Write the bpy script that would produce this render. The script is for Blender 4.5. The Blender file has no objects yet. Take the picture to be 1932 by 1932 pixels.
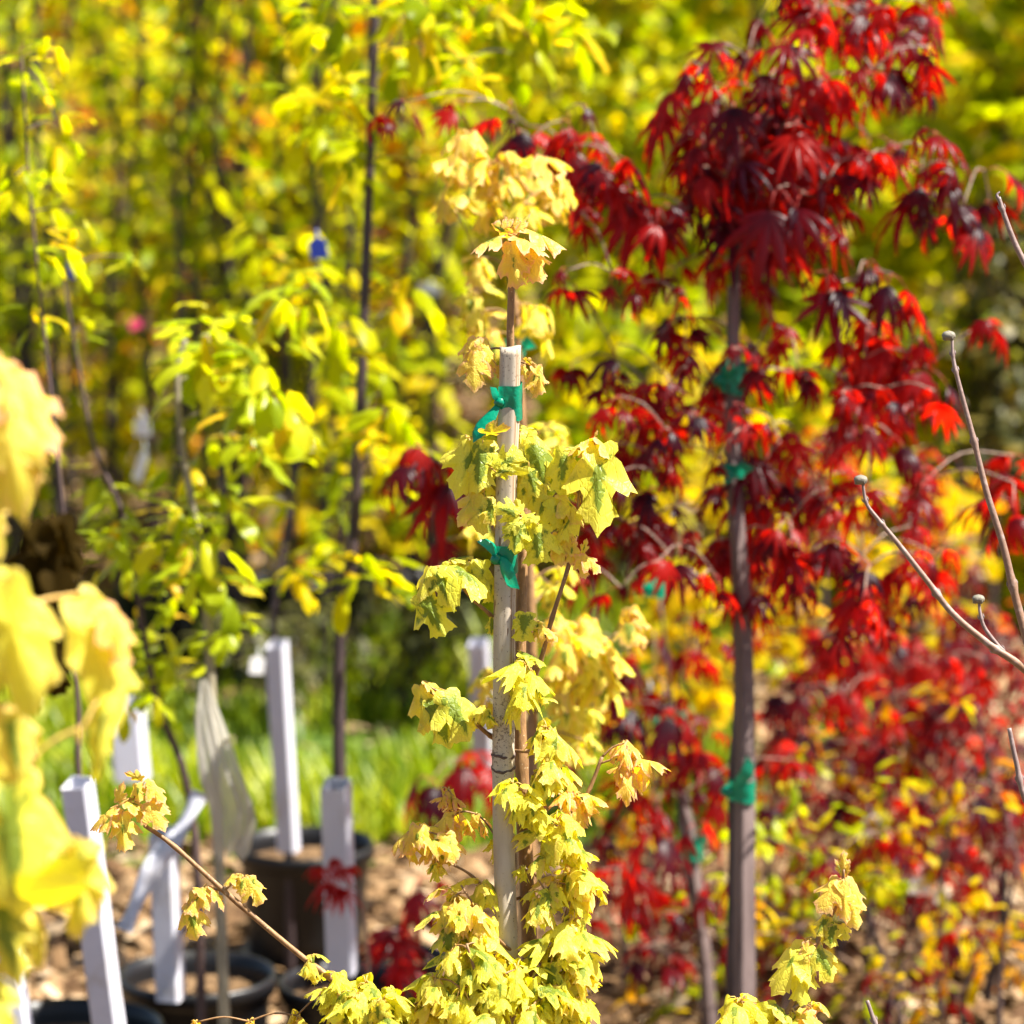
import bpy, math, random
import numpy as np
from mathutils import Vector, Matrix

# ------------------------------------------------------------------ camera, sky, sun, exposure
scene = bpy.context.scene
C = scene.collection
W = 1932.0                     # picture width used for all picture measurements below
cam_d = bpy.data.cameras.new("camera")
cam = bpy.data.objects.new("camera", cam_d)
C.objects.link(cam)
PITCH = 9.5
CAM = Vector((0, 0, 1.8))
cam.location = CAM
cam.rotation_euler = (math.radians(90 - PITCH), 0, 0)
cam_d.sensor_width = 24.0
cam_d.sensor_fit = 'HORIZONTAL'
cam_d.lens = 85.0
cam_d.clip_end = 600
cam_d.dof.use_dof = True
cam_d.dof.focus_distance = 3.39
cam_d.dof.aperture_fstop = 4.0
scene.camera = cam

SUN_EL, SUN_AZ = 58.0, 96.0     # azimuth from +Y (away from the camera) towards +X (right)
world = bpy.data.worlds.new("World")
scene.world = world
world.use_nodes = True
wn = world.node_tree
bg = wn.nodes["Background"]
sky = wn.nodes.new("ShaderNodeTexSky")
sky.sky_type = 'NISHITA'
sky.sun_disc = False
sky.sun_elevation = math.radians(SUN_EL)
sky.sun_rotation = math.radians(SUN_AZ)
wn.links.new(sky.outputs[0], bg.inputs[0])
bg.inputs[1].default_value = 0.05
sd = bpy.data.lights.new("sun", 'SUN')
sd.energy = 5.0
sd.angle = math.radians(0.5)
sd.color = (1.0, 0.95, 0.86)
sun = bpy.data.objects.new("sun", sd)
C.objects.link(sun)
sv = Vector((math.sin(math.radians(SUN_AZ)) * math.cos(math.radians(SUN_EL)),
             math.cos(math.radians(SUN_AZ)) * math.cos(math.radians(SUN_EL)),
             math.sin(math.radians(SUN_EL))))
sun.rotation_euler = (-sv).to_track_quat('-Z', 'Y').to_euler()
sun.location = sv * 40
scene.view_settings.view_transform = 'Standard'
scene.view_settings.look = 'None'
scene.view_settings.gamma = 1.0
scene.view_settings.exposure = 1.98
scene.render.engine = 'CYCLES'
scene.cycles.use_denoising = True
scene.cycles.max_bounces = 8
scene.cycles.diffuse_bounces = 5
scene.cycles.transmission_bounces = 5
scene.cycles.glossy_bounces = 2
scene.cycles.transparent_max_bounces = 4
scene.cycles.sample_clamp_indirect = 6.0

FWD = Vector((0, math.cos(math.radians(PITCH)), -math.sin(math.radians(PITCH))))
UP = Vector((0, math.sin(math.radians(PITCH)), math.cos(math.radians(PITCH))))
RIGHT = Vector((1, 0, 0))
PX = 24.0 / 85.0 / W            # size of one picture unit per metre of depth


def P(x, y, D):
    return CAM + FWD * D + RIGHT * ((x - W / 2) * PX * D) + UP * ((W / 2 - y) * PX * D)


def ground_depth(y, z=0.0):
    """camera depth of height z under picture row y"""
    k = -FWD.z - UP.z * (W / 2 - y) * PX
    return (CAM.z - z) / k


# ------------------------------------------------------------------ material helpers
def new_mat(name):
    m = bpy.data.materials.new(name)
    m.use_nodes = True
    nt = m.node_tree
    for n in list(nt.nodes):
        nt.nodes.remove(n)
    out = nt.nodes.new("ShaderNodeOutputMaterial")
    return m, nt, out


def node(nt, t, **kw):
    n = nt.nodes.new(t)
    for k, v in kw.items():
        setattr(n, k, v)
    return n


def setin(nt, n, key, v):
    if hasattr(v, 'is_output') or isinstance(v, bpy.types.NodeSocket):
        nt.links.new(v, n.inputs[key])
    else:
        if isinstance(v, tuple) and len(v) == 3 and n.inputs[key].type == 'RGBA':
            v = (*v, 1)
        n.inputs[key].default_value = v


def ramp(nt, fac, stops, interp='LINEAR'):
    r = node(nt, "ShaderNodeValToRGB")
    r.color_ramp.interpolation = interp
    el = r.color_ramp.elements
    while len(el) < len(stops):
        el.new(0.5)
    for e, (p, c) in zip(el, stops):
        e.position = p
        e.color = (*c, 1) if len(c) == 3 else c
    setin(nt, r, 0, fac)
    return r.outputs[0]


def noise(nt, vec, scale, detail=3.0, rough=0.55, dist=0.0):
    n = node(nt, "ShaderNodeTexNoise")
    if vec is not None:
        nt.links.new(vec, n.inputs['Vector'])
    n.inputs['Scale'].default_value = scale
    n.inputs['Detail'].default_value = detail
    n.inputs['Roughness'].default_value = rough
    n.inputs['Distortion'].default_value = dist
    return n.outputs['Fac']


def mmath(nt, op, a, b=None, clamp=False):
    n = node(nt, "ShaderNodeMath", operation=op)
    n.use_clamp = clamp
    setin(nt, n, 0, a)
    if b is not None:
        setin(nt, n, 1, b)
    return n.outputs[0]


def mixc(nt, fac, a, b, mode='MIX'):
    n = node(nt, "ShaderNodeMix", data_type='RGBA', blend_type=mode)
    setin(nt, n, 0, fac)
    setin(nt, n, 6, a)
    setin(nt, n, 7, b)
    return n.outputs[2]


def objcoord(nt):
    return node(nt, "ShaderNodeTexCoord").outputs['Object']


def bump(nt, h, strength, dist=0.002):
    b = node(nt, "ShaderNodeBump")
    b.inputs['Strength'].default_value = strength
    b.inputs['Distance'].default_value = dist
    nt.links.new(h, b.inputs['Height'])
    return b.outputs[0]


def principled(nt, col, rough=0.6, spec=0.4, normal=None):
    p = node(nt, "ShaderNodeBsdfPrincipled")
    setin(nt, p, 'Base Color', col)
    setin(nt, p, 'Roughness', rough)
    setin(nt, p, 'Specular IOR Level', spec)
    if normal is not None:
        nt.links.new(normal, p.inputs['Normal'])
    return p


def leaf_bsdf(nt, out, col, tcol, mix=0.45, rough=0.45, spec=0.4, normal=None):
    p = principled(nt, col, rough, spec, normal)
    t = node(nt, "ShaderNodeBsdfTranslucent")
    setin(nt, t, 'Color', tcol)
    if normal is not None:
        nt.links.new(normal, t.inputs['Normal'])
    m = node(nt, "ShaderNodeMixShader")
    setin(nt, m, 0, mix)
    nt.links.new(p.outputs[0], m.inputs[1])
    nt.links.new(t.outputs[0], m.inputs[2])
    nt.links.new(m.outputs[0], out.inputs[0])


def leaf_attrs(nt):
    a = node(nt, "ShaderNodeAttribute", attribute_name="leaf")
    s = node(nt, "ShaderNodeSeparateColor")
    nt.links.new(a.outputs['Color'], s.inputs[0])
    u = node(nt, "ShaderNodeAttribute", attribute_name="luv")
    return s.outputs[0], s.outputs[1], s.outputs[2], a.outputs['Alpha'], u.outputs['Vector']


# variegated yellow maple: irregular green heart, yellow margin, pinkish edge on young leaves
def make_variegated(name, green_amt=0.0):
    m, nt, out = new_mat(name)
    r, age, rnd, ly, uv = leaf_attrs(nt)
    n1 = noise(nt, uv, 5.0, 5.0, 0.65, 0.8)
    n2 = noise(nt, uv, 9.0, 3.0, 0.6)
    f = mmath(nt, 'ADD', r, mmath(nt, 'MULTIPLY', mmath(nt, 'SUBTRACT', n1, 0.5), 0.9))
    f = mmath(nt, 'ADD', f, mmath(nt, 'MULTIPLY', mmath(nt, 'SUBTRACT', n2, 0.5), 0.30))
    f = mmath(nt, 'ADD', f, mmath(nt, 'MULTIPLY', age, 0.26))
    f = mmath(nt, 'ADD', f, mmath(nt, 'MULTIPLY', mmath(nt, 'SUBTRACT', rnd, 0.24), 0.85))
    g = ramp(nt, f, [(0.0, (1, 1, 1)), (0.36 + green_amt, (1, 1, 1)), (0.40 + green_amt, (0.42, 0.42, 0.42)), (0.50 + green_amt, (0.22, 0.22, 0.22)), (0.53 + green_amt, (0, 0, 0))])
    tone = noise(nt, uv, 1.7, 2.0)
    yel = mixc(nt, tone, (0.74, 0.695, 0.015), (0.84, 0.82, 0.14))
    yel = mixc(nt, mmath(nt, 'MULTIPLY', age, 0.8), yel, (0.86, 0.56, 0.12))
    grn = mixc(nt, n2, (0.15, 0.21, 0.02), (0.27, 0.34, 0.04))
    col = mixc(nt, g, yel, grn)
    # pink margin on the young leaves
    pk = ramp(nt, mmath(nt, 'ADD', ly, mmath(nt, 'MULTIPLY', mmath(nt, 'SUBTRACT', n2, 0.5), 0.6)), [(0.72, (0, 0, 0)), (1.0, (1, 1, 1))])
    pk = mmath(nt, 'MULTIPLY', pk, mmath(nt, 'MULTIPLY', age, 1.0, True))
    col = mixc(nt, pk, col, (0.86, 0.45, 0.32))
    tcol = mixc(nt, 1.0, col, (1.05, 1.0, 0.12), 'MULTIPLY')
    vein = node(nt, "ShaderNodeTexVoronoi", feature='DISTANCE_TO_EDGE')
    nt.links.new(uv, vein.inputs['Vector'])
    vein.inputs['Scale'].default_value = 9.0
    h = mmath(nt, 'ADD', mmath(nt, 'MULTIPLY', mmath(nt, 'MINIMUM', vein.outputs[0], 0.10), 2.0), mmath(nt, 'MULTIPLY', n1, 1.2))
    nb = bump(nt, h, 0.8, 0.002)
    leaf_bsdf(nt, out, col, tcol, 0.54, 0.34, 0.25, nb)
    return m


M = {}
M['variegated'] = make_variegated("variegated_leaf")


def make_leaf(name, stops, tmul, mix=0.45, rough=0.36, spec=0.3):
    m, nt, out = new_mat(name)
    r, age, rnd, ly, uv = leaf_attrs(nt)
    col = ramp(nt, rnd, stops)
    n = noise(nt, uv, 3.0, 2.0)
    col = mixc(nt, mmath(nt, 'MULTIPLY', n, 0.35), col, mixc(nt, 1.0, col, (0.6, 0.6, 0.6), 'MULTIPLY'))
    if isinstance(tmul[0], tuple):
        tcol = ramp(nt, rnd, [(0.0, tmul[0]), (1.0, tmul[1])])
    else:
        tcol = mixc(nt, 1.0, col, tmul, 'MULTIPLY')
    nb = bump(nt, n, 0.4, 0.001)
    leaf_bsdf(nt, out, col, tcol, mix, rough, spec, nb)
    return m


M['red'] = make_leaf("red_maple_leaf", [(0, (0.014, 0.003, 0.010)), (0.55, (0.034, 0.003, 0.007)), (0.8, (0.10, 0.003, 0.004)), (1, (0.22, 0.008, 0.004))],
                     ((0.16, 0.000, 0.002), (1.0, 0.016, 0.002)), 0.56, 0.36, 0.22)
M['green'] = make_leaf("cherry_leaf", [(0, (0.20, 0.27, 0.006)), (0.5, (0.34, 0.40, 0.008)), (0.85, (0.50, 0.50, 0.012)), (1, (0.56, 0.36, 0.02))],
                       (1.8, 1.75, 0.1), 0.54, 0.32, 0.16)
M['lime'] = make_leaf("lime_leaf", [(0, (0.15, 0.21, 0.0015)), (0.45, (0.31, 0.36, 0.0015)), (0.8, (0.50, 0.46, 0.002)), (1, (0.60, 0.42, 0.008))],
                      (1.9, 1.78, 0.1), 0.58, 0.36, 0.08)
M['amber'] = make_leaf("amber_leaf", [(0, (0.30, 0.28, 0.004)), (0.4, (0.50, 0.38, 0.005)), (0.75, (0.56, 0.25, 0.01)), (1, (0.40, 0.09, 0.012))],
                       (1.7, 1.45, 0.1), 0.55, 0.36, 0.08)
M['russet'] = make_leaf("russet_leaf", [(0, (0.20, 0.06, 0.05)), (0.5, (0.36, 0.14, 0.08)), (1, (0.42, 0.24, 0.10))],
                        (1.3, 1.1, 0.8), 0.4, 0.5, 0.4)
M['dark_brown'] = make_leaf("dark_brown_leaf", [(0, (0.022, 0.013, 0.002)), (1, (0.070, 0.045, 0.005))], (1.3, 1.1, 0.3), 0.3, 0.7, 0.03)
M['golden'] = make_leaf("golden_leaf", [(0, (0.34, 0.30, 0.004)), (0.5, (0.60, 0.46, 0.005)), (1, (0.62, 0.28, 0.012))],
                        (1.6, 1.42, 0.1), 0.55, 0.36, 0.08)
M['olive'] = make_leaf("shaded_olive_leaf", [(0, (0.035, 0.04, 0.008)), (0.6, (0.08, 0.075, 0.012)), (1, (0.16, 0.12, 0.02))],
                       (1.3, 1.2, 0.4), 0.3, 0.5, 0.3)  # dark tones imitate the shade in gaps and over grass
M['grass'] = make_leaf("grass_blade", [(0, (0.05, 0.10, 0.004)), (0.6, (0.17, 0.25, 0.006)), (1, (0.38, 0.40, 0.012))],
                       (1.4, 1.4, 0.4), 0.4, 0.45, 0.3)


def make_bark(name, a, b, scale=60, spots=None, stretch=0.25, rough=0.7, bs=0.5, spec=0.3):
    m, nt, out = new_mat(name)
    oc = objcoord(nt)
    mp = node(nt, "ShaderNodeMapping")
    nt.links.new(oc, mp.inputs[0])
    mp.inputs['Scale'].default_value = (1, 1, stretch)
    n = noise(nt, mp.outputs[0], scale, 5.0, 0.65)
    col = ramp(nt, n, [(0.3, a), (0.7, b)])
    if spots:
        s = noise(nt, oc, spots[0], 2.0, 0.5)
        mk = ramp(nt, s, [(spots[2], (0, 0, 0)), (spots[2] + 0.03, (1, 1, 1))])
        col = mixc(nt, mk, col, spots[1])
    p = principled(nt, col, rough, spec, bump(nt, n, bs, 0.002))
    nt.links.new(p.outputs[0], out.inputs[0])
    return m


M['bark_brown'] = make_bark("brown_stem_bark", (0.13, 0.065, 0.025), (0.30, 0.17, 0.07), 150, (420, (0.42, 0.32, 0.2), 0.68), 0.3, 0.55)
M['bark_dark'] = make_bark("dark_trunk_bark", (0.018, 0.012, 0.014), (0.06, 0.04, 0.04), 90, None, 0.3, 0.5)
M['bark_grey'] = make_bark("grey_trunk_bark", (0.14, 0.12, 0.08), (0.30, 0.26, 0.17), 70, None, 0.3, 0.6)
M['bark_far'] = make_bark("sapling_bark", (0.03, 0.018, 0.018), (0.11, 0.07, 0.06), 60)
M['twig_red'] = make_bark("red_maple_twig", (0.10, 0.05, 0.04), (0.32, 0.22, 0.16), 80, None, 0.3, 0.5)
M['petiole'] = make_bark("leaf_stalk", (0.42, 0.26, 0.06), (0.55, 0.34, 0.08), 60, None, 0.3, 0.5)
M['petiole_red'] = make_bark("red_leaf_stalk", (0.28, 0.03, 0.03), (0.42, 0.05, 0.03), 60, None, 0.3, 0.5)
M['wood_weathered'] = make_bark("weathered_stake_wood", (0.07, 0.045, 0.042), (0.17, 0.125, 0.115), 45, None, 0.06, 0.75)
M['wood_tan'] = make_bark("tan_bamboo", (0.34, 0.22, 0.09), (0.50, 0.36, 0.18), 45, None, 0.06, 0.6)


def make_dogwood():
    m, nt, out = new_mat("dogwood_bark")
    oc = objcoord(nt)
    n = noise(nt, oc, 260, 4.0, 0.6)
    a = node(nt, "ShaderNodeAttribute", attribute_name="leaf")
    s = node(nt, "ShaderNodeSeparateColor")
    nt.links.new(a.outputs['Color'], s.inputs[0])
    old = mixc(nt, n, (0.14, 0.06, 0.018), (0.25, 0.125, 0.04))
    young = mixc(nt, n, (0.10, 0.065, 0.06), (0.25, 0.18, 0.165))
    col = mixc(nt, s.outputs[0], old, young)
    big = noise(nt, oc, 60, 3.0, 0.6)
    col = mixc(nt, ramp(nt, big, [(0.50, (0, 0, 0)), (0.62, (0.6, 0.6, 0.6))]), col, (0.28, 0.22, 0.20))
    p = principled(nt, col, 0.5, 0.4, bump(nt, n, 0.5, 0.001))
    nt.links.new(p.outputs[0], out.inputs[0])
    return m


M['dogwood'] = make_dogwood()


def make_bud():
    m, nt, out = new_mat("dogwood_bud_scale")
    oc = objcoord(nt)
    n = noise(nt, oc, 500, 4.0, 0.6)
    col = mixc(nt, n, (0.07, 0.06, 0.04), (0.24, 0.215, 0.165))
    p = principled(nt, col, 0.6, 0.3, bump(nt, n, 0.6, 0.001))
    nt.links.new(p.outputs[0], out.inputs[0])
    return m


M['bud'] = make_bud()


def make_stake():
    m, nt, out = new_mat("greyed_bamboo")
    oc = objcoord(nt)
    mp = node(nt, "ShaderNodeMapping")
    nt.links.new(oc, mp.inputs[0])
    mp.inputs['Scale'].default_value = (1, 1, 0.05)
    n = noise(nt, mp.outputs[0], 130, 4.0, 0.6)
    col = ramp(nt, n, [(0.25, (0.27, 0.225, 0.165)), (0.75, (0.40, 0.34, 0.265))])
    big = noise(nt, oc, 9, 3.0, 0.6)
    col = mixc(nt, mmath(nt, 'MULTIPLY', big, 0.45), col, (0.50, 0.42, 0.30))
    # mildew specks, dense in patches
    dens = noise(nt, oc, 5.5, 2.0, 0.5)
    sp = node(nt, "ShaderNodeTexVoronoi")
    nt.links.new(oc, sp.inputs['Vector'])
    sp.inputs['Scale'].default_value = 520
    sp2 = noise(nt, oc, 360, 3.0, 0.7)
    thr = mmath(nt, 'ADD', sp2, mmath(nt, 'MULTIPLY', mmath(nt, 'SUBTRACT', dens, 0.5), 0.55))
    mk = ramp(nt, thr, [(0.605, (0, 0, 0)), (0.64, (1, 1, 1))])
    mk = mmath(nt, 'MULTIPLY', mk, 0.85)
    col = mixc(nt, mk, col, (0.10, 0.075, 0.055))
    # long hairline cracks
    mp2 = node(nt, "ShaderNodeMapping")
    nt.links.new(oc, mp2.inputs[0])
    mp2.inputs['Scale'].default_value = (1, 1, 0.018)
    cr = noise(nt, mp2.outputs[0], 210, 2.0, 0.5)
    ck = ramp(nt, cr, [(0.70, (0, 0, 0)), (0.73, (1, 1, 1))])
    col = mixc(nt, ck, col, (0.16, 0.10, 0.06))
    # brown split edge carried by the mesh attribute
    a = node(nt, "ShaderNodeAttribute", attribute_name="leaf")
    s = node(nt, "ShaderNodeSeparateColor")
    nt.links.new(a.outputs['Color'], s.inputs[0])
    col = mixc(nt, s.outputs[0], col, (0.20, 0.12, 0.06))
    h = mmath(nt, 'SUBTRACT', n, mmath(nt, 'MULTIPLY', ck, 1.5))
    p = principled(nt, col, 0.62, 0.3, bump(nt, h, 0.35, 0.001))
    nt.links.new(p.outputs[0], out.inputs[0])
    return m


M['stake'] = make_stake()


def make_plastic(name, col, rough=0.35, spec=0.5, trans=0.0, tcol=None, nscale=80, nb=0.2):
    m, nt, out = new_mat(name)
    oc = objcoord(nt)
    n = noise(nt, oc, nscale, 3.0, 0.6)
    c = mixc(nt, mmath(nt, 'MULTIPLY', n, 0.35), col, tuple(v * 0.6 for v in col))
    nrm = bump(nt, n, nb, 0.002)
    if trans > 0:
        leaf_bsdf(nt, out, c, tcol or col, trans, rough, spec, nrm)
    else:
        p = principled(nt, c, rough, spec, nrm)
        nt.links.new(p.outputs[0], out.inputs[0])
    return m


M['tie'] = make_plastic("green_tie_plastic", (0.0, 0.25, 0.14), 0.3, 0.5, 0.35, (0.0, 0.36, 0.20), 110, 0.7)
M['guard'] = make_plastic("white_guard_plastic", (0.56, 0.56, 0.63), 0.45, 0.4, 0.15, (0.75, 0.75, 0.85), 25, 0.1)
_nt = M['guard'].node_tree
_p = [n for n in _nt.nodes if n.type == 'BSDF_PRINCIPLED'][0]
_c0 = _p.inputs['Base Color'].links[0].from_socket
_d = noise(_nt, objcoord(_nt), 14, 5.0, 0.7)
_p_in = mixc(_nt, mmath(_nt, 'MULTIPLY', ramp(_nt, _d, [(0.52, (0, 0, 0)), (0.72, (1, 1, 1))]), 0.55), _c0, (0.30, 0.24, 0.17))
_nt.links.new(_p_in, _p.inputs['Base Color'])
M['sleeve'] = make_plastic("cloudy_sleeve_plastic", (0.54, 0.51, 0.44), 0.35, 0.6, 0.4, (0.54, 0.50, 0.38), 30, 0.8)
M['pot'] = make_plastic("black_pot_plastic", (0.007, 0.007, 0.008), 0.4, 0.3, 0, None, 60, 0.25)
nt = M['sleeve'].node_tree
_out = [n for n in nt.nodes if n.type == 'OUTPUT_MATERIAL'][0]
_src = _out.inputs[0].links[0].from_socket
_tr = node(nt, "ShaderNodeBsdfTransparent")
_mx = node(nt, "ShaderNodeMixShader")
_mx.inputs[0].default_value = 0.42
nt.links.new(_src, _mx.inputs[1]); nt.links.new(_tr.outputs[0], _mx.inputs[2]); nt.links.new(_mx.outputs[0], _out.inputs[0])
M['tag_white'] = make_plastic("white_tag", (0.80, 0.80, 0.80), 0.4, 0.5, 0.2, (0.8, 0.8, 0.8))
M['tag_blue'] = make_plastic("blue_tag", (0.05, 0.12, 0.75), 0.4, 0.5, 0.25, (0.1, 0.15, 0.85))
M['tag_pink'] = make_plastic("pink_tag", (0.70, 0.05, 0.16), 0.4, 0.5, 0.25, (0.8, 0.08, 0.2))


def make_ground(name, stops, scale, bs=0.8):
    m, nt, out = new_mat(name)
    oc = objcoord(nt)
    v = node(nt, "ShaderNodeTexVoronoi")
    nt.links.new(oc, v.inputs['Vector'])
    v.inputs['Scale'].default_value = scale
    s = node(nt, "ShaderNodeSeparateColor")
    nt.links.new(v.outputs['Color'], s.inputs[0])
    n = noise(nt, oc, scale * 0.25, 5.0, 0.65)
    f = mmath(nt, 'ADD', mmath(nt, 'MULTIPLY', s.outputs[0], 0.55), mmath(nt, 'MULTIPLY', n, 0.45))
    col = ramp(nt, f, stops)
    p = principled(nt, col, 0.9, 0.15, bump(nt, f, bs, 0.02))
    nt.links.new(p.outputs[0], out.inputs[0])
    return m


M['ground'] = make_ground("wood_mulch_ground", [(0.2, (0.04, 0.02, 0.008)), (0.5, (0.10, 0.055, 0.022)), (0.8, (0.20, 0.12, 0.055))], 45)
M['soil'] = make_ground("pot_soil", [(0.2, (0.04, 0.022, 0.011)), (0.6, (0.11, 0.065, 0.03)), (0.9, (0.22, 0.14, 0.075))], 70)
M['turf'] = make_ground("turf_soil", [(0.2, (0.03, 0.06, 0.008)), (0.6, (0.08, 0.13, 0.015)), (0.9, (0.16, 0.2, 0.03))], 30)
M['chip'] = make_leaf("wood_chip", [(0, (0.07, 0.034, 0.013)), (0.4, (0.16, 0.09, 0.038)), (0.8, (0.28, 0.175, 0.085)), (1, (0.50, 0.38, 0.24))],
                      (0.2, 0.2, 0.2), 0.02, 0.75, 0.2)

# ------------------------------------------------------------------ objects
ORIGIN = {}


def thing(name, label, cat, loc=(0, 0, 0), group=None):
    o = bpy.data.objects.new(name, None)
    o.empty_display_size = 0.1
    C.objects.link(o)
    o.location = loc
    o['label'] = label
    o['category'] = cat
    if group:
        o['group'] = group
    ORIGIN[o] = Vector(loc)
    return o


def tag(o, label=None, cat=None, group=None, kind=None):
    if label: o['label'] = label
    if cat: o['category'] = cat
    if group: o['group'] = group
    if kind: o['kind'] = kind
    return o


class MB:
    """collects geometry, built as ONE mesh object"""

    def __init__(self):
        self.v, self.f, self.fm, self.a, self.u, self.n = [], [], [], [], [], 0

    def add(self, V, F, mat=0, A=None, U=None):
        V = np.asarray(V, float)
        k = len(V)
        self.v.append(V)
        self.a.append(np.zeros((k, 4)) if A is None else A)
        self.u.append(np.zeros((k, 3)) if U is None else U)
        n = self.n
        self.f.extend([tuple(i + n for i in f) for f in F])
        self.fm.extend([mat] * len(F))
        self.n += k

    def tube(self, pts, rad, seg=8, mat=0, col=None, caps=True):
        pts = [Vector(p) for p in pts]
        if not hasattr(rad, '__len__'):
            rad = [rad] * len(pts)
        t0 = (pts[1] - pts[0]).normalized()
        ref = Vector((0, 0, 1)) if abs(t0.z) < 0.9 else Vector((1, 0, 0))
        nx = t0.cross(ref).normalized()
        V, F, A = [], [], []
        for i, p in enumerate(pts):
            t = (pts[min(i + 1, len(pts) - 1)] - pts[max(i - 1, 0)])
            if t.length < 1e-9: t = t0
            t.normalize()
            nx = (nx - t * nx.dot(t)).normalized()
            ny = t.cross(nx)
            for k in range(seg):
                an = 2 * math.pi * k / seg
                V.append(p + (nx * math.cos(an) + ny * math.sin(an)) * rad[i])
                c = 0.0 if col is None else col[i]
                A.append((c, 0, 0, 1))
        for i in range(len(pts) - 1):
            for k in range(seg):
                a, b = i * seg + k, i * seg + (k + 1) % seg
                F.append((a, b, b + seg, a + seg))
        if caps:
            F.append(tuple(range(seg - 1, -1, -1)))
            F.append(tuple((len(pts) - 1) * seg + k for k in range(seg)))
        self.add([tuple(v) for v in V], F, mat, np.array(A))

    def build(self, name, mats, parent=None, smooth=True):
        me = bpy.data.meshes.new(name)
        V = np.concatenate(self.v) if self.v else np.zeros((0, 3))
        o = bpy.data.objects.new(name, me)
        org = Vector((0, 0, 0))
        if parent is not None:
            o.parent = parent
            org = ORIGIN.get(parent, org)
        ORIGIN[o] = org
        me.from_pydata((V - np.array(org)).tolist(), [], self.f)
        for m in (mats if isinstance(mats, (list, tuple)) else [mats]):
            me.materials.append(m)
        me.polygons.foreach_set('material_index', self.fm)
        if smooth:
            me.polygons.foreach_set('use_smooth', [True] * len(self.f))
        at = me.attributes.new("leaf", 'FLOAT_COLOR', 'POINT')
        at.data.foreach_set('color', np.concatenate(self.a).astype(np.float32).ravel())
        at = me.attributes.new("luv", 'FLOAT_VECTOR', 'POINT')
        at.data.foreach_set('vector', np.concatenate(self.u).astype(np.float32).ravel())
        me.update()
        C.objects.link(o)
        return o


def spline(pts, n=6):
    """Catmull-Rom through points"""
    pts = [Vector(p) for p in pts]
    if len(pts) < 3:
        return [pts[0].lerp(pts[1], i / n) for i in range(n + 1)]
    ex = [pts[0] * 2 - pts[1]] + pts + [pts[-1] * 2 - pts[-2]]
    out = []
    for i in range(1, len(ex) - 2):
        p0, p1, p2, p3 = ex[i - 1:i + 3]
        for k in range(n):
            t = k / n
            out.append(0.5 * ((2 * p1) + (p2 - p0) * t + (2 * p0 - 5 * p1 + 4 * p2 - p3) * t * t + (3 * p1 - p0 - 3 * p2 + p3) * t ** 3))
    out.append(pts[-1])
    return out


# ------------------------------------------------------------------ leaf templates (x side, y along, z normal)
MAPLE_HALF = [(0.0, 0.0), (0.06, -0.04), (0.17, -0.06), (0.29, -0.02), (0.30, 0.06), (0.24, 0.15), (0.34, 0.19), (0.46, 0.30),
              (0.57, 0.43), (0.48, 0.45), (0.46, 0.52), (0.37, 0.50), (0.29, 0.49), (0.22, 0.54), (0.25, 0.62), (0.32, 0.72),
              (0.235, 0.745), (0.205, 0.82), (0.13, 0.85), (0.06, 0.93), (0.0, 1.0)]


def maple_template(rng, width=1.0, rings=(1.0, 0.82, 0.62, 0.42, 0.2), fine=True):
    R = [(x * width * rng.uniform(0.94, 1.06), y + rng.uniform(-0.015, 0.015)) for x, y in MAPLE_HALF]
    Lf = [(-x * width * rng.uniform(0.9, 1.06), y + rng.uniform(-0.015, 0.015)) for x, y in MAPLE_HALF[1:-1]][::-1]
    R[0], R[-1] = (0, 0), (0, 1)
    o = R + Lf
    if not fine:
        o = o[::2]
    cx, cy = 0.0, 0.36
    V, F, r = [], [], []
    N = len(o)
    for q in rings:
        for x, y in o:
            V.append((cx + (x - cx) * q, cy + (y - cy) * q))
            r.append(q)
    V.append((cx, cy)); r.append(0.0)
    for i in range(len(rings) - 1):
        for k in range(N):
            a, b = i * N + k, i * N + (k + 1) % N
            F.append((a, b, b + N, a + N))
    b0 = (len(rings) - 1) * N
    for k in range(N):
        F.append((b0 + k, b0 + (k + 1) % N, len(V) - 1))
    va = [0.0, 0.86, -0.86, 1.45, -1.45]
    V = np.array(V); r = np.array(r)
    an = np.arctan2(V[:, 0] / width, V[:, 1] + 0.03); rad = np.hypot(V[:, 0] / width, V[:, 1])
    vd = np.min([np.abs(np.sin(an - a)) * rad / (1.0 if abs(a) < 1 else .6) for a in va], 0)
    return V, F, r, np.clip(0.62 * r + 2.1 * vd, 0, 1.4)


trng = random.Random(5)
MAPLES = [maple_template(trng, trng.uniform(0.85, 1.1)) for _ in range(8)]
MAPLES_LO = [maple_template(trng, trng.uniform(0.85, 1.1), (1.0, 0.5), False) for _ in range(6)]


SMOOTH_HALF = [(0.0, 0.0), (0.12, -0.03), (0.26, 0.02), (0.31, 0.14), (0.29, 0.23), (0.37, 0.33), (0.40, 0.45), (0.33, 0.55), (0.28, 0.63), (0.26, 0.76), (0.17, 0.89), (0.07, 0.96), (0.0, 1.0)]
_keep = MAPLE_HALF
MAPLE_HALF = SMOOTH_HALF
MAPLES_SMOOTH = [maple_template(trng, trng.uniform(0.9, 1.1), (1.0, 0.8, 0.55, 0.3)) for _ in range(5)]
MAPLE_HALF = _keep


def ovate_template(ratio=0.2, nl=7, nc=2):
    V, F, r = [], [], []
    for i in range(nl + 1):
        t = i / nl
        w = ratio * (math.sin(math.pi * t ** 0.85) ** 0.8 if 0 < t < 1 else 0.0) + 0.004
        for k in range(-nc, nc + 1):
            V.append((w * k / nc, t)); r.append(abs(k) / nc)
    s = 2 * nc + 1
    for i in range(nl):
        for k in range(2 * nc):
            a = i * s + k
            F.append((a, a + 1, a + 1 + s, a + s))
    return np.array(V), F, np.array(r)


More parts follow.
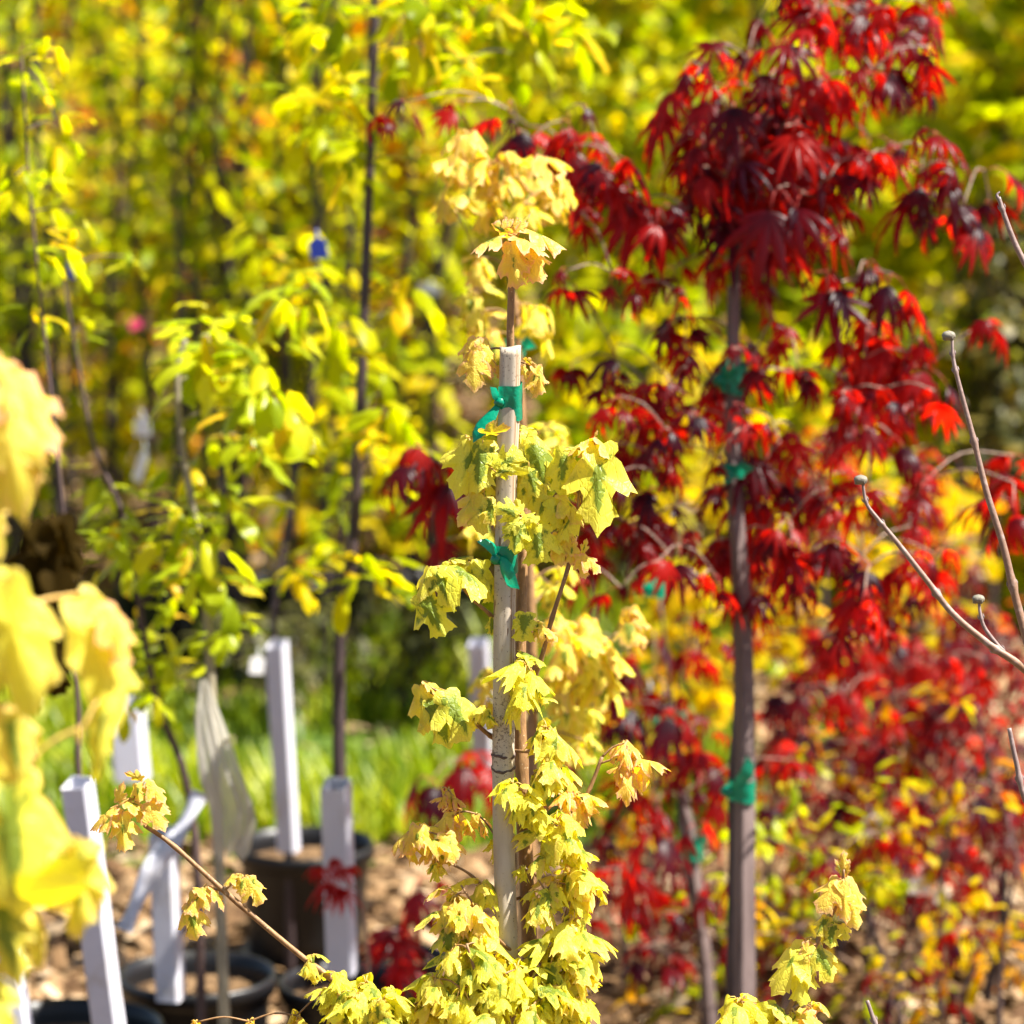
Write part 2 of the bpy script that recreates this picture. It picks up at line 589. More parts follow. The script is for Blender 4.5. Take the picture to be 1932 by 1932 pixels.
OVATE = ovate_template()
OVATE_LO = ovate_template(0.24, 3, 1)
OVATE_WIDE = ovate_template(0.33, 5, 1)


def put_leaf(mb, tpl, B, d, n, L, rng, wid=1.0, curl=0.6, fold=0.35, cross=0.5, ripple=0.05, age=0.0, rnd=None, mat=0):
    """place a leaf blade: base B, direction d, upper-face normal n, length L"""
    V2, F, r = tpl[:3]
    heart = tpl[3] if len(tpl) > 3 else r
    d = Vector(d).normalized()
    n = Vector(n)
    n = (n - d * n.dot(d))
    if n.length < 1e-5:
        n = d.orthogonal()
    n.normalize()
    s = d.cross(n)
    x = V2[:, 0] * wid
    y = V2[:, 1]
    k = curl if abs(curl) > 1e-3 else 1e-3
    tw = rng.uniform(-0.35, 0.35)
    al = np.sin(k * y) / k
    dr = (1 - np.cos(k * y)) / k
    ph = rng.uniform(0, 6.28)
    ang = np.arctan2(x, y - 0.36)
    z = -math.sin(fold) * np.abs(x) - cross * x * x + ripple * r * r * np.sin(ang * rng.choice([4, 5, 6]) + ph) + tw * x * y
    z = z + 0.035 * np.cos(ang * 5.0) * r
    xx = x * math.cos(fold)
    pos = (np.outer(xx, s) + np.outer(al - z * np.sin(k * y), d) + np.outer(-dr + z * np.cos(k * y), n)) * L + np.array(B)
    q = rng.random() if rnd is None else rnd
    A = np.stack([heart, np.full(len(r), age), np.full(len(r), q), r], 1)
    o1, o2 = rng.uniform(0, 40), rng.uniform(0, 40)
    U = np.stack([V2[:, 0] + o1, y * 0.75 + o2, np.full(len(r), q * 9)], 1)
    mb.add(pos, F, mat, A, U)


def palm_leaf(mb, B, d, n, L, rng, droop=1.3, lobes=7, w=0.085, rnd=None, mat=0, spread=None):
    """deeply cut Japanese-maple leaf: narrow lobes hanging from one point"""
    d = Vector(d).normalized()
    n = Vector(n)
    n = (n - d * n.dot(d)).normalized()
    s = d.cross(n)
    q = rng.random() if rnd is None else rnd
    half = (lobes - 1) // 2
    spread = spread or rng.uniform(0.42, 0.6)
    NT = 5
    for j in range(-half, half + 1):
        a = j * spread + rng.uniform(-0.08, 0.08)
        l = L * (1.0 - 0.14 * abs(j) - (0.12 if abs(j) == half else 0)) * rng.uniform(0.9, 1.08)
        ld = d * math.cos(a) + s * math.sin(a)
        ls = n.cross(ld)
        k = droop * rng.uniform(0.8, 1.2)
        t = np.linspace(0, 1, NT + 1)
        wd = np.array([0.35, 0.85, 1.0, 0.85, 0.5, 0.03]) * w * L * rng.uniform(0.85, 1.25)
        al, dr = np.sin(k * t) / k * l, (1 - np.cos(k * t)) / k * l
        V, A, U = [], [], []
        for i in range(NT + 1):
            c = Vector(B) + ld * al[i] - n * dr[i]
            nn = n * math.cos(k * t[i]) + ld * math.sin(k * t[i])
            for e in (-1, 0, 1):
                V.append(tuple(c + ls * (e * wd[i]) - nn * (abs(e) * wd[i] * 0.55)))
                A.append((abs(e), 0, q, t[i])); U.append((e * 0.1 + j + q * 9, t[i], q * 7))
        F = []
        for i in range(NT):
            for e in range(2):
                b = i * 3 + e
                F.append((b, b + 1, b + 4, b + 3))
        mb.add(V, F, mat, np.array(A), np.array(U))


def rot_about(v, axis, deg):
    return Matrix.Rotation(math.radians(deg), 3, axis) @ v


# ------------------------------------------------------------------ branch growth towards leaf nodes
def grow(seeds, targets, rng, arch=0.12, up_pen=1.2, jit=0.04):
    """greedy branching: seeds = list of (point, radius); returns polylines (pts, radii) reaching every target"""
    nodes = [(Vector(p), r) for p, r in seeds]
    pos = np.array([list(p) for p, _ in nodes])
    left = [Vector(t) for t in targets]
    order = sorted(left, key=lambda t: np.min(np.sum((pos - np.array(t)) ** 2, 1)))
    out = []
    for t in order:
        P_ = np.array([list(p) for p, _ in nodes])
        dv = np.array(t) - P_
        dist = np.linalg.norm(dv, axis=1)
        cost = dist + up_pen * np.maximum(0, P_[:, 2] - t.z + 0.15 * dist)
        i = int(np.argmin(cost))
        a, r0 = nodes[i]
        Ln = (t - a).length
        if Ln < 1e-3:
            continue
        r1 = max(0.0009, min(r0 * 0.75, 0.0011 + Ln * 0.004))
        mid = a.lerp(t, 0.5) + Vector((rng.uniform(-jit, jit) * Ln, rng.uniform(-jit, jit) * Ln, arch * Ln))
        pts = spline([a, mid, t], 4)
        rad = [r1 + (0.0009 - r1) * (j / (len(pts) - 1)) for j in range(len(pts))]
        out.append((pts, rad))
        for j in range(3, len(pts)):
            nodes.append((pts[j], rad[j] * 1.3))
    return out


def along(pts, r0, r1):
    n = len(pts) - 1
    return [r0 + (r1 - r0) * i / n for i in range(n + 1)]


# ================================================================== SETTING: ground, turf, chips, grass
gm = MB()
gm.add([(-160, -30, 0), (160, -30, 0), (160, 420, 0), (-160, 420, 0)], [(0, 1, 2, 3)])
g = gm.build("ground", M['ground'], None, False)
tag(g, "brown wood mulch ground of the nursery yard", "ground", None, "structure")
tm = MB()
rng = random.Random(3)
xs = np.linspace(-3.2, 0.55, 16)
ring = [(x, 6.75 + 0.18 * math.sin(x * 3.1) + rng.uniform(-.06, .06)) for x in xs] + [(x, 9.0 + 0.15 * math.sin(x * 2.3)) for x in xs[::-1]]
tm.add([(x, y, 0.006) for x, y in ring], [tuple(range(len(ring)))])
tag(tm.build("turf", M['turf'], None, False), "strip of green turf between the rows of pots", "ground", None, "structure")

cm = MB()
rng = random.Random(11)
for i in range(26000):
    u = rng.random()
    y = 3.9 + 10.5 * u ** 1.5
    x = rng.uniform(-1, 1) * (0.16 * y + 0.35)
    if 6.8 < y < 8.9 and x < 0.5 and rng.random() < 0.9:
        continue
    L = rng.uniform(0.012, 0.034); w = L * rng.uniform(0.3, 0.7)
    yaw = rng.uniform(0, 6.28); p1 = rng.gauss(0, 0.35); p2 = rng.gauss(0, 0.35)
    Rm = Matrix.Rotation(yaw, 3, 'Z') @ Matrix.Rotation(p1, 3, 'X') @ Matrix.Rotation(p2, 3, 'Y')
    z0 = abs(math.sin(p1)) * w + abs(math.sin(p2)) * L + rng.uniform(0.002, 0.018)
    c = Vector((x, y, z0))
    th = L * 0.12
    q = rng.random()
    V = [c + Rm @ Vector(v) for v in ((-L, -w * .7, 0), (L * .9, -w, 0), (L, w * .8, 0), (-L * .8, w, 0), (-L * .8, -w * .5, th), (L * .8, -w * .7, th), (L * .8, w * .6, th), (-L * .7, w * .7, th))]
    cm.add([tuple(v) for v in V], [(4, 5, 6, 7), (0, 1, 5, 4), (1, 2, 6, 5), (2, 3, 7, 6), (3, 0, 4, 7)], 0,
           np.tile([0, 0, q, 0], (8, 1)), np.tile([q * 30, x * 9, y * 9], (8, 1)))
tag(cm.build("wood_chips", M['chip'], None, False), "loose tan wood chips covering the ground", "wood chips", None, "stuff")

gr = MB()
rng = random.Random(12)
for i in range(15000):
    y = rng.uniform(6.75, 9.0)
    x = rng.uniform(-0.185 * y - 0.2, 0.5)
    pt = math.sin(x * 4.1 + 1.3 * math.sin(y * 3.7)) * math.sin(y * 5.3 + x * 1.7)
    if pt < -.35 and rng.random() < .7:
        continue
    h = rng.uniform(0.03, 0.11) * (1.4 if y > 8.2 else 1) * (1 + .6 * pt)
    a = rng.uniform(0, 6.28)
    w = 0.004 + 0.003 * rng.random()
    dx, dy = math.cos(a), math.sin(a)
    ln = rng.uniform(0.1, 0.8) * h
    q = min(1, max(0, rng.gauss(.55 + .35 * pt, .25)))
    b = (x - dy * w, y + dx * w, 0.006); c = (x + dy * w, y - dx * w, 0.006)
    m1 = (x + dx * ln * .35 - dy * w * .8, y + dy * ln * .35 + dx * w * .8, h * .65); m2 = (x + dx * ln * .35 + dy * w * .8, y + dy * ln * .35 - dx * w * .8, h * .65)
    gr.add([b, c, m2, m1, (x + dx * ln, y + dy * ln, h)], [(0, 1, 2, 3), (3, 2, 4)], 0, np.tile([0, 0, q, 0], (5, 1)))
tag(gr.build("grass", M['grass']), "green grass growing between the rows of pots", "grass", None, "stuff")

# ================================================================== builders
def stake_square(name, label, pts, w0, w1, mat, group=None):
    """slim squared wooden stake through pts (bottom to top)"""
    root = pts[0]
    mb = MB()
    pp = spline(pts, 4)
    V, F = [], []
    prof = [(-1, -.8), (-.8, -1), (.8, -1), (1, -.8), (1, .8), (.8, 1), (-.8, 1), (-1, .8)]
    n = len(prof)
    for i, p in enumerate(pp):
        w = (w0 + (w1 - w0) * i / (len(pp) - 1)) / 2
        c, s = math.cos(0.5), math.sin(0.5)
        for a, b in prof:
            V.append((p.x + (a * c - b * s) * w, p.y + (a * s + b * c) * w, p.z))
    for i in range(len(pp) - 1):
        for k in range(n):
            a, b = i * n + k, i * n + (k + 1) % n
            F.append((a, b, b + n, a + n))
    F.append(tuple((len(pp) - 1) * n + k for k in range(n)))
    mb.add(V, F)
    o = mb.build(name, M[mat], None, False)
    return tag(o, label, "stake", group)


def tie(label, c, rad, h, tails, group="green plastic ties", seed=1, knot=(-1.0, -0.4), sqx=2.6):
    """green plastic tape tied round a stake at c; tails = list of lists of world points"""
    rng = random.Random(seed)
    t = thing("plant_tie", label, "plant tie", c, group)
    b = MB()
    V, F = [], []
    nseg, nh = 32, 8
    for i in range(nh + 1):
        for k in range(nseg):
            a = 2 * math.pi * k / nseg
            ea = a + 0.26
            rr = rad * (1.03 + 0.02 * math.sin(3 * a + i * 1.3) + 0.02 * rng.random()) / (abs(math.cos(ea)) ** sqx + abs(math.sin(ea)) ** sqx) ** (1 / sqx)
            z = (i / nh - 0.5) * h * (1 - 0.12 * math.cos(a - math.pi)) + 0.03 * h * math.sin(2 * a)
            V.append((c[0] + rr * math.cos(a), c[1] + rr * math.sin(a), c[2] + z))
    for i in range(nh):
        for k in range(nseg):
            p, q = i * nseg + k, i * nseg + (k + 1) % nseg
            F.append((p, q, q + nseg, p + nseg))
    b.add(V, F)
    b.build("band", M['tie'], t)
    kd = Vector((knot[0], knot[1], 0)).normalized()
    kc = Vector(c) + kd * rad * 1.25
    k = MB()
    s = rad * 0.55
    for (ax, ln) in ((Vector((1, 0, 0.3)), 1.0), (Vector((0.2, 0.3, 1)), 0.8)):
        ax.normalize()
        pts = [kc + ax * s * ln * u for u in (-1, -.6, 0, .6, 1)]
        k.tube(pts, [s * .25, s * .75, s, .75 * s, .25 * s], 10)
    k.build("knot", M['tie'], t)
    for tl in tails:
        m = MB()
        pts = spline([kc] + [Vector(p) for p in tl[1]], 6)
        V, F = [], []
        wmax = tl[0] / 2
        for i, p in enumerate(pts):
            u = i / (len(pts) - 1)
            d = (pts[min(i + 1, len(pts) - 1)] - pts[max(i - 1, 0)]).normalized()
            side = d.cross(-FWD).normalized()
            side = rot_about(side, d, 15 + 35 * u)
            w = wmax * min(1.0, 0.22 + 1.5 * u)
            nn = d.cross(side)
            e = 0.0
            if i == len(pts) - 1:
                e = 0.5 * wmax
            V += [tuple(p - side * w + nn * w * .25 + d * e), tuple(p + nn * -w * .15), tuple(p + side * w + nn * w * .25 - d * e)]
        for i in range(len(pts) - 1):
            a = i * 3
            F += [(a, a + 1, a + 4, a + 3), (a + 1, a + 2, a + 5, a + 4)]
        m.add(V, F)
        m.build("tail", M['tie'], t)
    return t


def guard(label, top, bot, w, yaw=35, group="white trunk guards"):
    """square folded plastic trunk guard, open at both ends"""
    t = Vector(top); b = Vector(bot)
    mb = MB()
    V, F = [], []
    half = w / math.sqrt(2) * 0.98
    lv = 6
    rngg = random.Random(int(b.x * 1000))
    for sgn, th in ((1, 1.0), (-1, 0.9)):
        for i in range(lv + 1):
            p = b.lerp(t, i / lv)
            jx = rngg.uniform(-.01, .01) * w
            for k in range(8):
                a = math.radians(yaw + 90 * (k // 2)) + (0.1 if k % 2 else -0.1)
                V.append((p.x + math.cos(a) * half * th + jx, p.y + math.sin(a) * half * th, p.z + (0.006 * math.sin(k) if i == lv else 0)))
    N = 8
    for i in range(lv):
        for k in range(N):
            a, c = i * N + k, i * N + (k + 1) % N
            F.append((a, c, c + N, a + N))
            o = (lv + 1) * N
            F.append((o + c, o + a, o + a + N, o + c + N))
    o = (lv + 1) * N
    for k in range(N):
        a, c = lv * N + k, lv * N + (k + 1) % N
        F.append((a, c, o + c, o + a))
    mb.add(V, F)
    ob = mb.build("trunk_guard", M['guard'], None, False)
    return tag(ob, label, "trunk guard", group)


def pot(label, x, y, r=0.125, h=0.24, group="black nursery pots"):
    t = thing("nursery_pot", label, "plant pot", (x, y, 0), group)
    prof = [(r * .80, 0.0), (r * .84, h * .3), (r * .93, h * .86), (r * .94, h * .87), (r * 1.0, h * .88), (r * 1.02, h * .97), (r * 1.0, h), (r * .95, h), (r * .94, h * .9), (r * .90, h * .80)]
    n = 36
    m = MB()
    V, F = [], []
    for (q, z) in prof:
        for k in range(n):
            a = 2 * math.pi * k / n
            V.append((x + q * math.cos(a), y + q * math.sin(a), z))
    for i in range(len(prof) - 1):
        for k in range(n):
            a, b = i * n + k, i * n + (k + 1) % n
            F.append((a, b, b + n, a + n))
    F.append(tuple(range(n - 1, -1, -1)))
    m.add(V, F)
    m.build("pot_body", M['pot'], t)
    s = MB()
    rg = random.Random(int(x * 977 + y * 131))
    V, F = [(x, y, h * .86)], []
    for j in range(1, 6):
        for k in range(n):
            a = 2 * math.pi * k / n
            q = r * .905 * j / 5
            V.append((x + q * math.cos(a), y + q * math.sin(a), h * .84 + (rg.uniform(-.006, .008) if j < 5 else 0)))
    for k in range(n):
        F.append((0, 1 + k, 1 + (k + 1) % n))
    for j in range(4):
        for k in range(n):
            a, b = 1 + j * n + k, 1 + j * n + (k + 1) % n
            F.append((a, b, b + n, a + n))
    s.add(V, F)
    s.build("soil", M['soil'], t)
    return t


def plant_tag(label, c, w, h, mat, seed=0, group="plastic plant labels"):
    rg = random.Random(seed)
    m = MB()
    yaw, til = rg.uniform(-.6, .6), rg.uniform(-.4, .4)
    Rm = Matrix.Rotation(yaw, 3, 'Z') @ Matrix.Rotation(til, 3, 'Y')
    V = []
    pr = [(-.5, -.5), (.5, -.5), (.5, .3), (.2, .5), (-.2, .5), (-.5, .3)]
    for s in (-1, 1):
        for a, b in pr:
            V.append(tuple(Vector(c) + Rm @ Vector((a * w, s * 0.0006 + 0.06 * w * (b * b), b * h))))
    F = [tuple(range(5, -1, -1)), tuple(range(6, 12))] + [(k, (k + 1) % 6, 6 + (k + 1) % 6, 6 + k) for k in range(6)]
    m.add(V, F)
    top = Vector(c) + Rm @ Vector((0, 0.01 * w, .42 * h))
    m.tube([top, top + Vector((.1 * w, .1 * w, .25 * h)), top + Vector((0, .3 * w, .45 * h))], 0.0012, 5)
    return tag(m.build("plant_label", M[mat], None, False), label, "plant label", group)


# ================================================================== THE VARIEGATED MAPLE IN FOCUS
D0 = 3.40
STK = 3.40
rng = random.Random(21)

# --- bamboo stake
sk = MB()
ctr = [(963, 655), (961, 760), (956, 900), (954.5, 1000), (952, 1150), (951, 1300), (949.5, 1425), (949.5, 1452), (951, 1600), (956, 1760), (960, 1900), (966, 2100)]
pp = spline([P(x, y, STK) for x, y in ctr], 8)
gx = pp[-1] + (pp[-1] - pp[-9]) * 1.0
pp.append(Vector((pp[-1].x + 0.02, pp[-1].y, -0.05)))
base_stake = Vector((pp[-1].x, pp[-1].y, 0))
NP = 28
V, F, A = [], [], []
ztop = pp[0].z
znode = [P(950, 1424, STK).z, P(950, 1450, STK).z]
for i, p in enumerate(pp):
    fr = (ztop - p.z)
    w = 0.0090 + 0.0011 * min(1, fr / 0.45)
    for zn in znode:
        w += 0.0007 * math.exp(-((p.z - zn) / 0.0035) ** 2)
    sq = max(0.0, 1 - fr / 0.5)
    for k in range(NP):
        a = 2 * math.pi * k / NP
        ex = 2 + 3.0 * sq
        ca, sa = math.cos(a), math.sin(a)
        rr = w / (abs(ca) ** ex + abs(sa) ** ex) ** (1 / ex)
        th = a - 0.26
        V.append((p.x + rr * math.cos(th), p.y + rr * math.sin(th), p.z + (0.0012 * math.sin(a * 2) if i == 0 else 0)))
        seam = 1.0 if ((k == 25 or k == 27) and fr < 0.3) else 0.0
        A.append((max(seam, 0.0), 0, 0, 1))
for i in range(len(pp) - 1):
    for k in range(NP):
        a, b = i * NP + k, i * NP + (k + 1) % NP
        F.append((b, a, a + NP, b + NP))
V.append(tuple(pp[0] + Vector((0, 0, -0.001)))); A.append((0, 0, 0, 1))
for k in range(NP):
    F.append((k, (k + 1) % NP, len(V) - 1))
stake_root = thing("garden_stake", "pale grey bamboo stake with dark specks beside the yellow variegated maple", "stake", base_stake)
sk.add(V, F, 0, np.array(A))
sk.build("pole", M['stake'], stake_root)
nm = MB()
for zi, zn in enumerate(znode):
    c = min(pp, key=lambda q: abs(q.z - zn))
    c = Vector((c.x, c.y, zn))
    V, F = [], []
    for i, (dr_, dz) in enumerate([(0.0, -0.0016), (0.0006, -0.0008), (0.0007, 0.0004), (0.0, 0.0013)]):
        for k in range(40):
            a = 2 * math.pi * k / 40
            rr = 0.0109 + dr_ + 0.0002 * math.sin(7 * a + zi)
            V.append((c.x + rr * math.cos(a), c.y + rr * math.sin(a), c.z + dz + 0.0012 * math.sin(a * 2 + zi * 2) + 0.0004 * math.sin(9 * a)))
    for i in range(3):
        for k in range(40):
            a, b = i * 40 + k, i * 40 + (k + 1) % 40
            F.append((a, b, b + 40, a + 40))
    nm.add(V, F)
nm.build("node_ring", M['bark_far'], stake_root)

# --- tree
hero_base = P(1010, 2000, D0 + 0.03); hero_base.z = 0
hero = thing("variegated_maple", "yellow and green variegated young maple in sharp focus beside the bamboo stake", "tree", hero_base)
TR = [(965, 436, .01), (965, 530, .012), (963, 640, .017), (968, 760, .026), (985, 900, .03), (986, 1050, .03), (982, 1200, .03), (980, 1330, .03), (984, 1440, .03), (989, 1560, .03), (996, 1700, .03), (1000, 1830, .03), (1006, 2000, .03)]
tp = spline([P(x, y, D0 + dz) for x, y, dz in TR], 5)
tp += [tp[-1].lerp(hero_base, .5), hero_base + Vector((0, 0, -.03))]
trd = []
for i, p in enumerate(tp):
    u = i / (len(tp) - 1)
    trd.append(0.0027 + 0.0048 * min(1, u / 0.85))
for i in range(len(trd)):
    if i and i % 5 == 0 and i > 30:
        trd[i] *= 1.12
tmb = MB()
tmb.tube(tp, trd, 12)
tmb.build("trunk", M['bark_brown'], hero)
seeds = [(p, r) for p, r in zip(tp, trd) if p.z > 0.55]

BR = [  # explicit boughs of the hero: picture points with depth offset, radii in mm
    ([(984, 1335, .03), (1000, 1300, .02), (1020, 1247, .01), (1042, 1165, 0), (1072, 1070, -.005), (1092, 985, -.005), (1100, 945, -.01), (1080, 915, -.01)], 2.6, 1.4),
    ([(1090, 960, -.01), (1097, 910, -.012), (1124, 832, -.015)], 1.5, 0.9),
    ([(980, 1210, .03), (950, 1190, .02), (925, 1160, .005), (892, 1131, 0), (870, 1105, -.01)], 2.2, 1.4),
    ([(982, 1430, .03), (950, 1405, .025), (925, 1388, .01), (902, 1368, 0), (880, 1335, -.01), (800, 1290, -.015)], 3.2, 0.9),
    ([(1000, 1900, .03), (900, 1990, .0), (760, 1935, -.02), (605, 1832, -.02), (450, 1705, -.02), (330, 1598, -.02), (272, 1557, -.02)], 3.6, 1.9),
    ([(994, 1690, .03), (940, 1700, .02), (890, 1652, .01), (848, 1628, 0)], 1.7, 1.1),
    ([(982, 1415, .03), (960, 1415, .028), (1010, 1418, 0.0), (1022, 1400, -.01)], 2.2, 1.2),
    ([(998, 1560, .03), (1050, 1560, .05), (1090, 1530, .05), (1112, 1490, .05), (1136, 1428, .05)], 2.4, 1.9),
    ([(1002, 1930, .03), (1180, 2060, .0), (1380, 2040, -.03), (1470, 1930, -.03), (1515, 1850, -.03), (1545, 1770, -.03), (1588, 1690, -.03), (1592, 1640, -.03)], 3.4, 1.2),
    ([(998, 1800, .03), (960, 1790, -.01), (915, 1740, -.02), (870, 1670, -.02)], 1.8, 1.0),
    ([(1002, 1860, .03), (1040, 1800, .0), (1070, 1720, -.01), (1085, 1650, 0)], 2.2, 1.0),
    ([(1004, 1930, .03), (930, 1900, -.04), (900, 1840, -.05), (880, 1780, -.05)], 2.6, 1.2),
    ([(985, 960, .03), (960, 975, .02), (925, 968, .0), (905, 945, -.005)], 1.9, 1.0),
    ([(986, 1000, .03), (1010, 972, .01), (1030, 955, 0), (1050, 930, 0)], 1.8, 1.0),
]
for pts, r0, r1 in BR:
    q = spline([P(x, y, D0 + dz) for x, y, dz in pts], 5)
    rr = along(q, r0 / 1000, r1 / 1000)
    for i in range(5, len(rr) - 2, 5):
        rr[i] *= 1.22
    bm_ = MB()
    bm_.tube(q, rr, 8)
    bm_.build("branch", M['bark_brown'], hero)
    seeds += [(p, r) for p, r in zip(q, rr)][3:]


def leaf_px(mb, bx, by, tx, ty, roll=0, wid=1.0, age=0.0, dz=0.0, tilt=0.0, D=D0, curl=None, fold=None, rnd=None, lo=False, lib=None):
    B = P(bx, by, D + dz)
    T0 = P(tx, ty, D + dz)
    L0 = (T0 - B).length
    T_ = P(tx, ty, D + dz + tilt * L0)
    d = (T_ - B)
    L = d.length * 1.08
    n = -FWD + UP * 0.35
    n = n - d.normalized() * n.dot(d.normalized())
    n = rot_about(n, d.normalized(), roll)
    put_leaf(mb, rng.choice(lib or (MAPLES_LO if lo else MAPLES)), B, d, n, L, rng, wid,
             rng.uniform(.3, .9) if curl is None else curl, rng.uniform(.2, .55) if fold is None else fold,
             rng.uniform(.2, .7), rng.uniform(.02, .07), age, rnd)


def cluster(mb, x, y, r, n, age=0.0, dz=0.0, D=D0, spread=1.0, petmat=1, stalk=True, lo=False, big=1.5):
    """n drooping leaves round a node; r = picture radius"""
    s = r * PX * D
    N0 = P(x, y - r * 0.35, D + dz)
    a0 = rng.uniform(0, 6.28)
    for k in range(n + (0 if lo else 1)):
        a = a0 + k * 2.399 + rng.uniform(-.3, .3)
        o = Vector((math.cos(a), math.sin(a), 0))
        th = math.radians(rng.uniform(25, 80))
        if k > n * 0.7:
            th = math.radians(rng.uniform(-15, 30))
        d = o * math.cos(th) - Vector((0, 0, 1)) * math.sin(th)
        nn = o * math.sin(th) + Vector((0, 0, 1)) * math.cos(th)
        pl = s * rng.uniform(.15, .55) * spread
        B = N0 + o * pl + Vector((0, 0, rng.uniform(-.55, .35) * s))
        L = s * rng.uniform(.75, 1.2) * big
        put_leaf(mb, rng.choice(MAPLES_LO if lo else MAPLES), B, d, nn, L, rng, rng.uniform(.72, 1.05), rng.uniform(.6, 1.7), rng.uniform(.15, .6),
                 rng.uniform(.7, 1.7), rng.uniform(.04, .12), min(1, max(0, age + rng.uniform(-.25, .25))))
        if stalk:
            mb.tube([N0, N0.lerp(B, .5) + Vector((0, 0, .12 * s)), B], [.0007, .0006, .0005], 5, petmat)
    return N0


LM = [M['variegated'], M['petiole']]
targets = []
groups = []
# explicit leaves, grouped by spray: (bx,by,tx,ty,roll,width,age,dz,tilt)
groups.append([(953, 442, 880, 457, 62, .9, .85, 0, -.3), (959, 441, 924, 424, -50, .8, .9, .0, .6), (962, 440, 941, 410, -55, .6, .9, .005, .5), (966, 440, 967, 404, -55, .7, .9, .005, .6),
               (970, 440, 996, 396, -50, .45, 1, .005, .4), (970, 440, 990, 415, -40, .7, .9, 0, .2), (968, 444, 1042, 462, -58, .85, .8, -.005, -.3), (988, 428, 1072, 457, -60, .8, .85, .0, 0), (964, 458, 974, 542, 4, .72, .7, -.01, -.1),
               (1004, 462, 1026, 532, -20, .85, .8, -.005, .1), (953, 480, 932, 518, 50, .6, .9, 0, .2), (985, 482, 1006, 498, 30, .7, 1, -.012, 0), (985, 470, 994, 530, 30, .6, .8, .005, .3), (975, 462, 958, 520, -35, .6, .6, 0, .3), (992, 455, 1008, 530, -60, .7, .7, .004, .2)])
groups.append([(897, 637, 868, 697, 25, .75, .7, 0, 0), (896, 664, 891, 732, 10, .9, .7, -.005, 0), (909, 640, 946, 691, -35, .9, .6, 0, .2), (922, 690, 926, 716, 20, .7, 1, 0, 0), (938, 690, 941, 714, 0, .5, 1, 0, 0), (900, 636, 884, 664, 60, .7, .8, .004, .3)])
groups.append([(1011, 688, 1000, 741, 20, .75, .75, 0, 0), (1013, 690, 1030, 743, -25, .8, .75, 0, 0), (990, 676, 1004, 690, 50, .8, .8, 0, .2), (986, 690, 994, 718, 10, .7, .8, 0, .1)])
groups.append([(896, 830, 864, 934, -10, .8, .1, -.005, .1), (911, 830, 899, 924, 8, 1.15, .05, -.012, 0), (938, 888, 980, 850, 5, 1.15, .0, -.022, 0), (906, 819, 962, 817, 72, .75, .8, -.018, -.1), (898, 826, 880, 818, 60, .8, .9, -.01, 0), (936, 890, 970, 888, 15, .8, 0, -.024, 0), (915, 840, 925, 910, -30, .8, .1, .0, .2),
               (925, 850, 932, 905, -20, .8, .1, .005, .1), (900, 918, 861, 988, 25, .75, .5, -.005, .1), (914, 936, 899, 1000, -5, 1.05, .2, -.012, 0), (924, 940, 932, 990, -20, .9, .25, -.01, 0), (890, 935, 872, 996, 50, .7, .6, 0, .2), (905, 905, 915, 960, 20, .8, .2, 0, 0), (880, 880, 866, 935, 40, .8, .2, 0, .2)])
groups.append([(979, 800, 1042, 836, -50, .9, .15, .01, -.1), (1008, 836, 1029, 906, -5, 1.05, 0, -.005, 0), (990, 830, 986, 905, 10, 1.0, 0, 0, .1), (998, 880, 1010, 938, 8, 1.0, .05, -.008, 0), (1000, 812, 975, 850, 40, .9, .1, .005, .2), (1005, 815, 1020, 860, -20, .9, .1, .008, .2), (985, 860, 975, 920, 30, .8, .1, .005, .2),
               (1020, 890, 1035, 945, -30, .9, .1, 0, .1), (988, 905, 985, 960, 10, .9, .2, .0, .1), (975, 815, 1000, 795, -60, .8, .3, .01, .4), (1012, 910, 1000, 965, 15, .85, .1, -.004, .1)])
groups.append([(1067, 845, 1051, 930, 8, .85, .05, -.012, 0), (1070, 850, 1082, 905, -40, .7, .2, -.005, .3), (1131, 836, 1126, 994, 4, .68, .08, -.022, -.1), (1121, 826, 1060, 838, 68, .8, .8, -.012, -.1), (1126, 826, 1185, 873, -55, .75, .6, -.018, 0), (1120, 830, 1098, 862, 45, .7, .9, -.01, .2), (1135, 850, 1163, 935, -60, .9, .2, -.012, .2), (1122, 824, 1127, 812, 0, .4, 1, -.01, 0), (1112, 838, 1085, 860, 50, .6, .9, -.01, .1),
               (1090, 915, 1100, 960, 30, .6, .9, 0, 0), (1100, 910, 1092, 950, -20, .6, .9, 0, .2)])
groups.append([(979, 970, 936, 956, -12, 1.0, 0, -.024, 0), (981, 980, 946, 1000, 10, .9, 0, -.024, .1), (979, 980, 970, 1040, 5, .85, 0, -.022, 0), (985, 976, 1018, 975, -10, .9, 0, -.02, 0), (1017, 989, 1013, 1062, 2, 1.2, 0, -.02, 0), (983, 970, 975, 940, 0, .8, .1, -.015, .3)])
groups.append([(1043, 940, 1066, 994, -15, 1.1, .0, -.012, 0), (1085, 966, 1042, 1014, 40, .9, .05, -.012, 0), (1070, 1010, 1042, 1062, 10, .95, .6, -.008, 0), (1079, 1022, 1079, 1064, -5, .9, .7, -.01, 0), (1096, 1046, 1138, 1071, -30, .75, .8, -.012, 0), (1092, 1046, 1104, 1090, 5, .8, .8, -.014, 0), (1099, 1045, 1106, 1018, 0, .6, .8, -.01, 0), (1060, 930, 1108, 985, -40, .8, .4, -.008, 0),
               (1030, 935, 1010, 985, 20, 1.0, .1, -.004, .1), (1050, 1005, 1036, 1050, 30, .8, .6, -.004, .1), (1090, 965, 1105, 990, -30, .7, .6, -.01, 0), (1055, 960, 1075, 1015, 0, .9, .2, -.006, 0)])
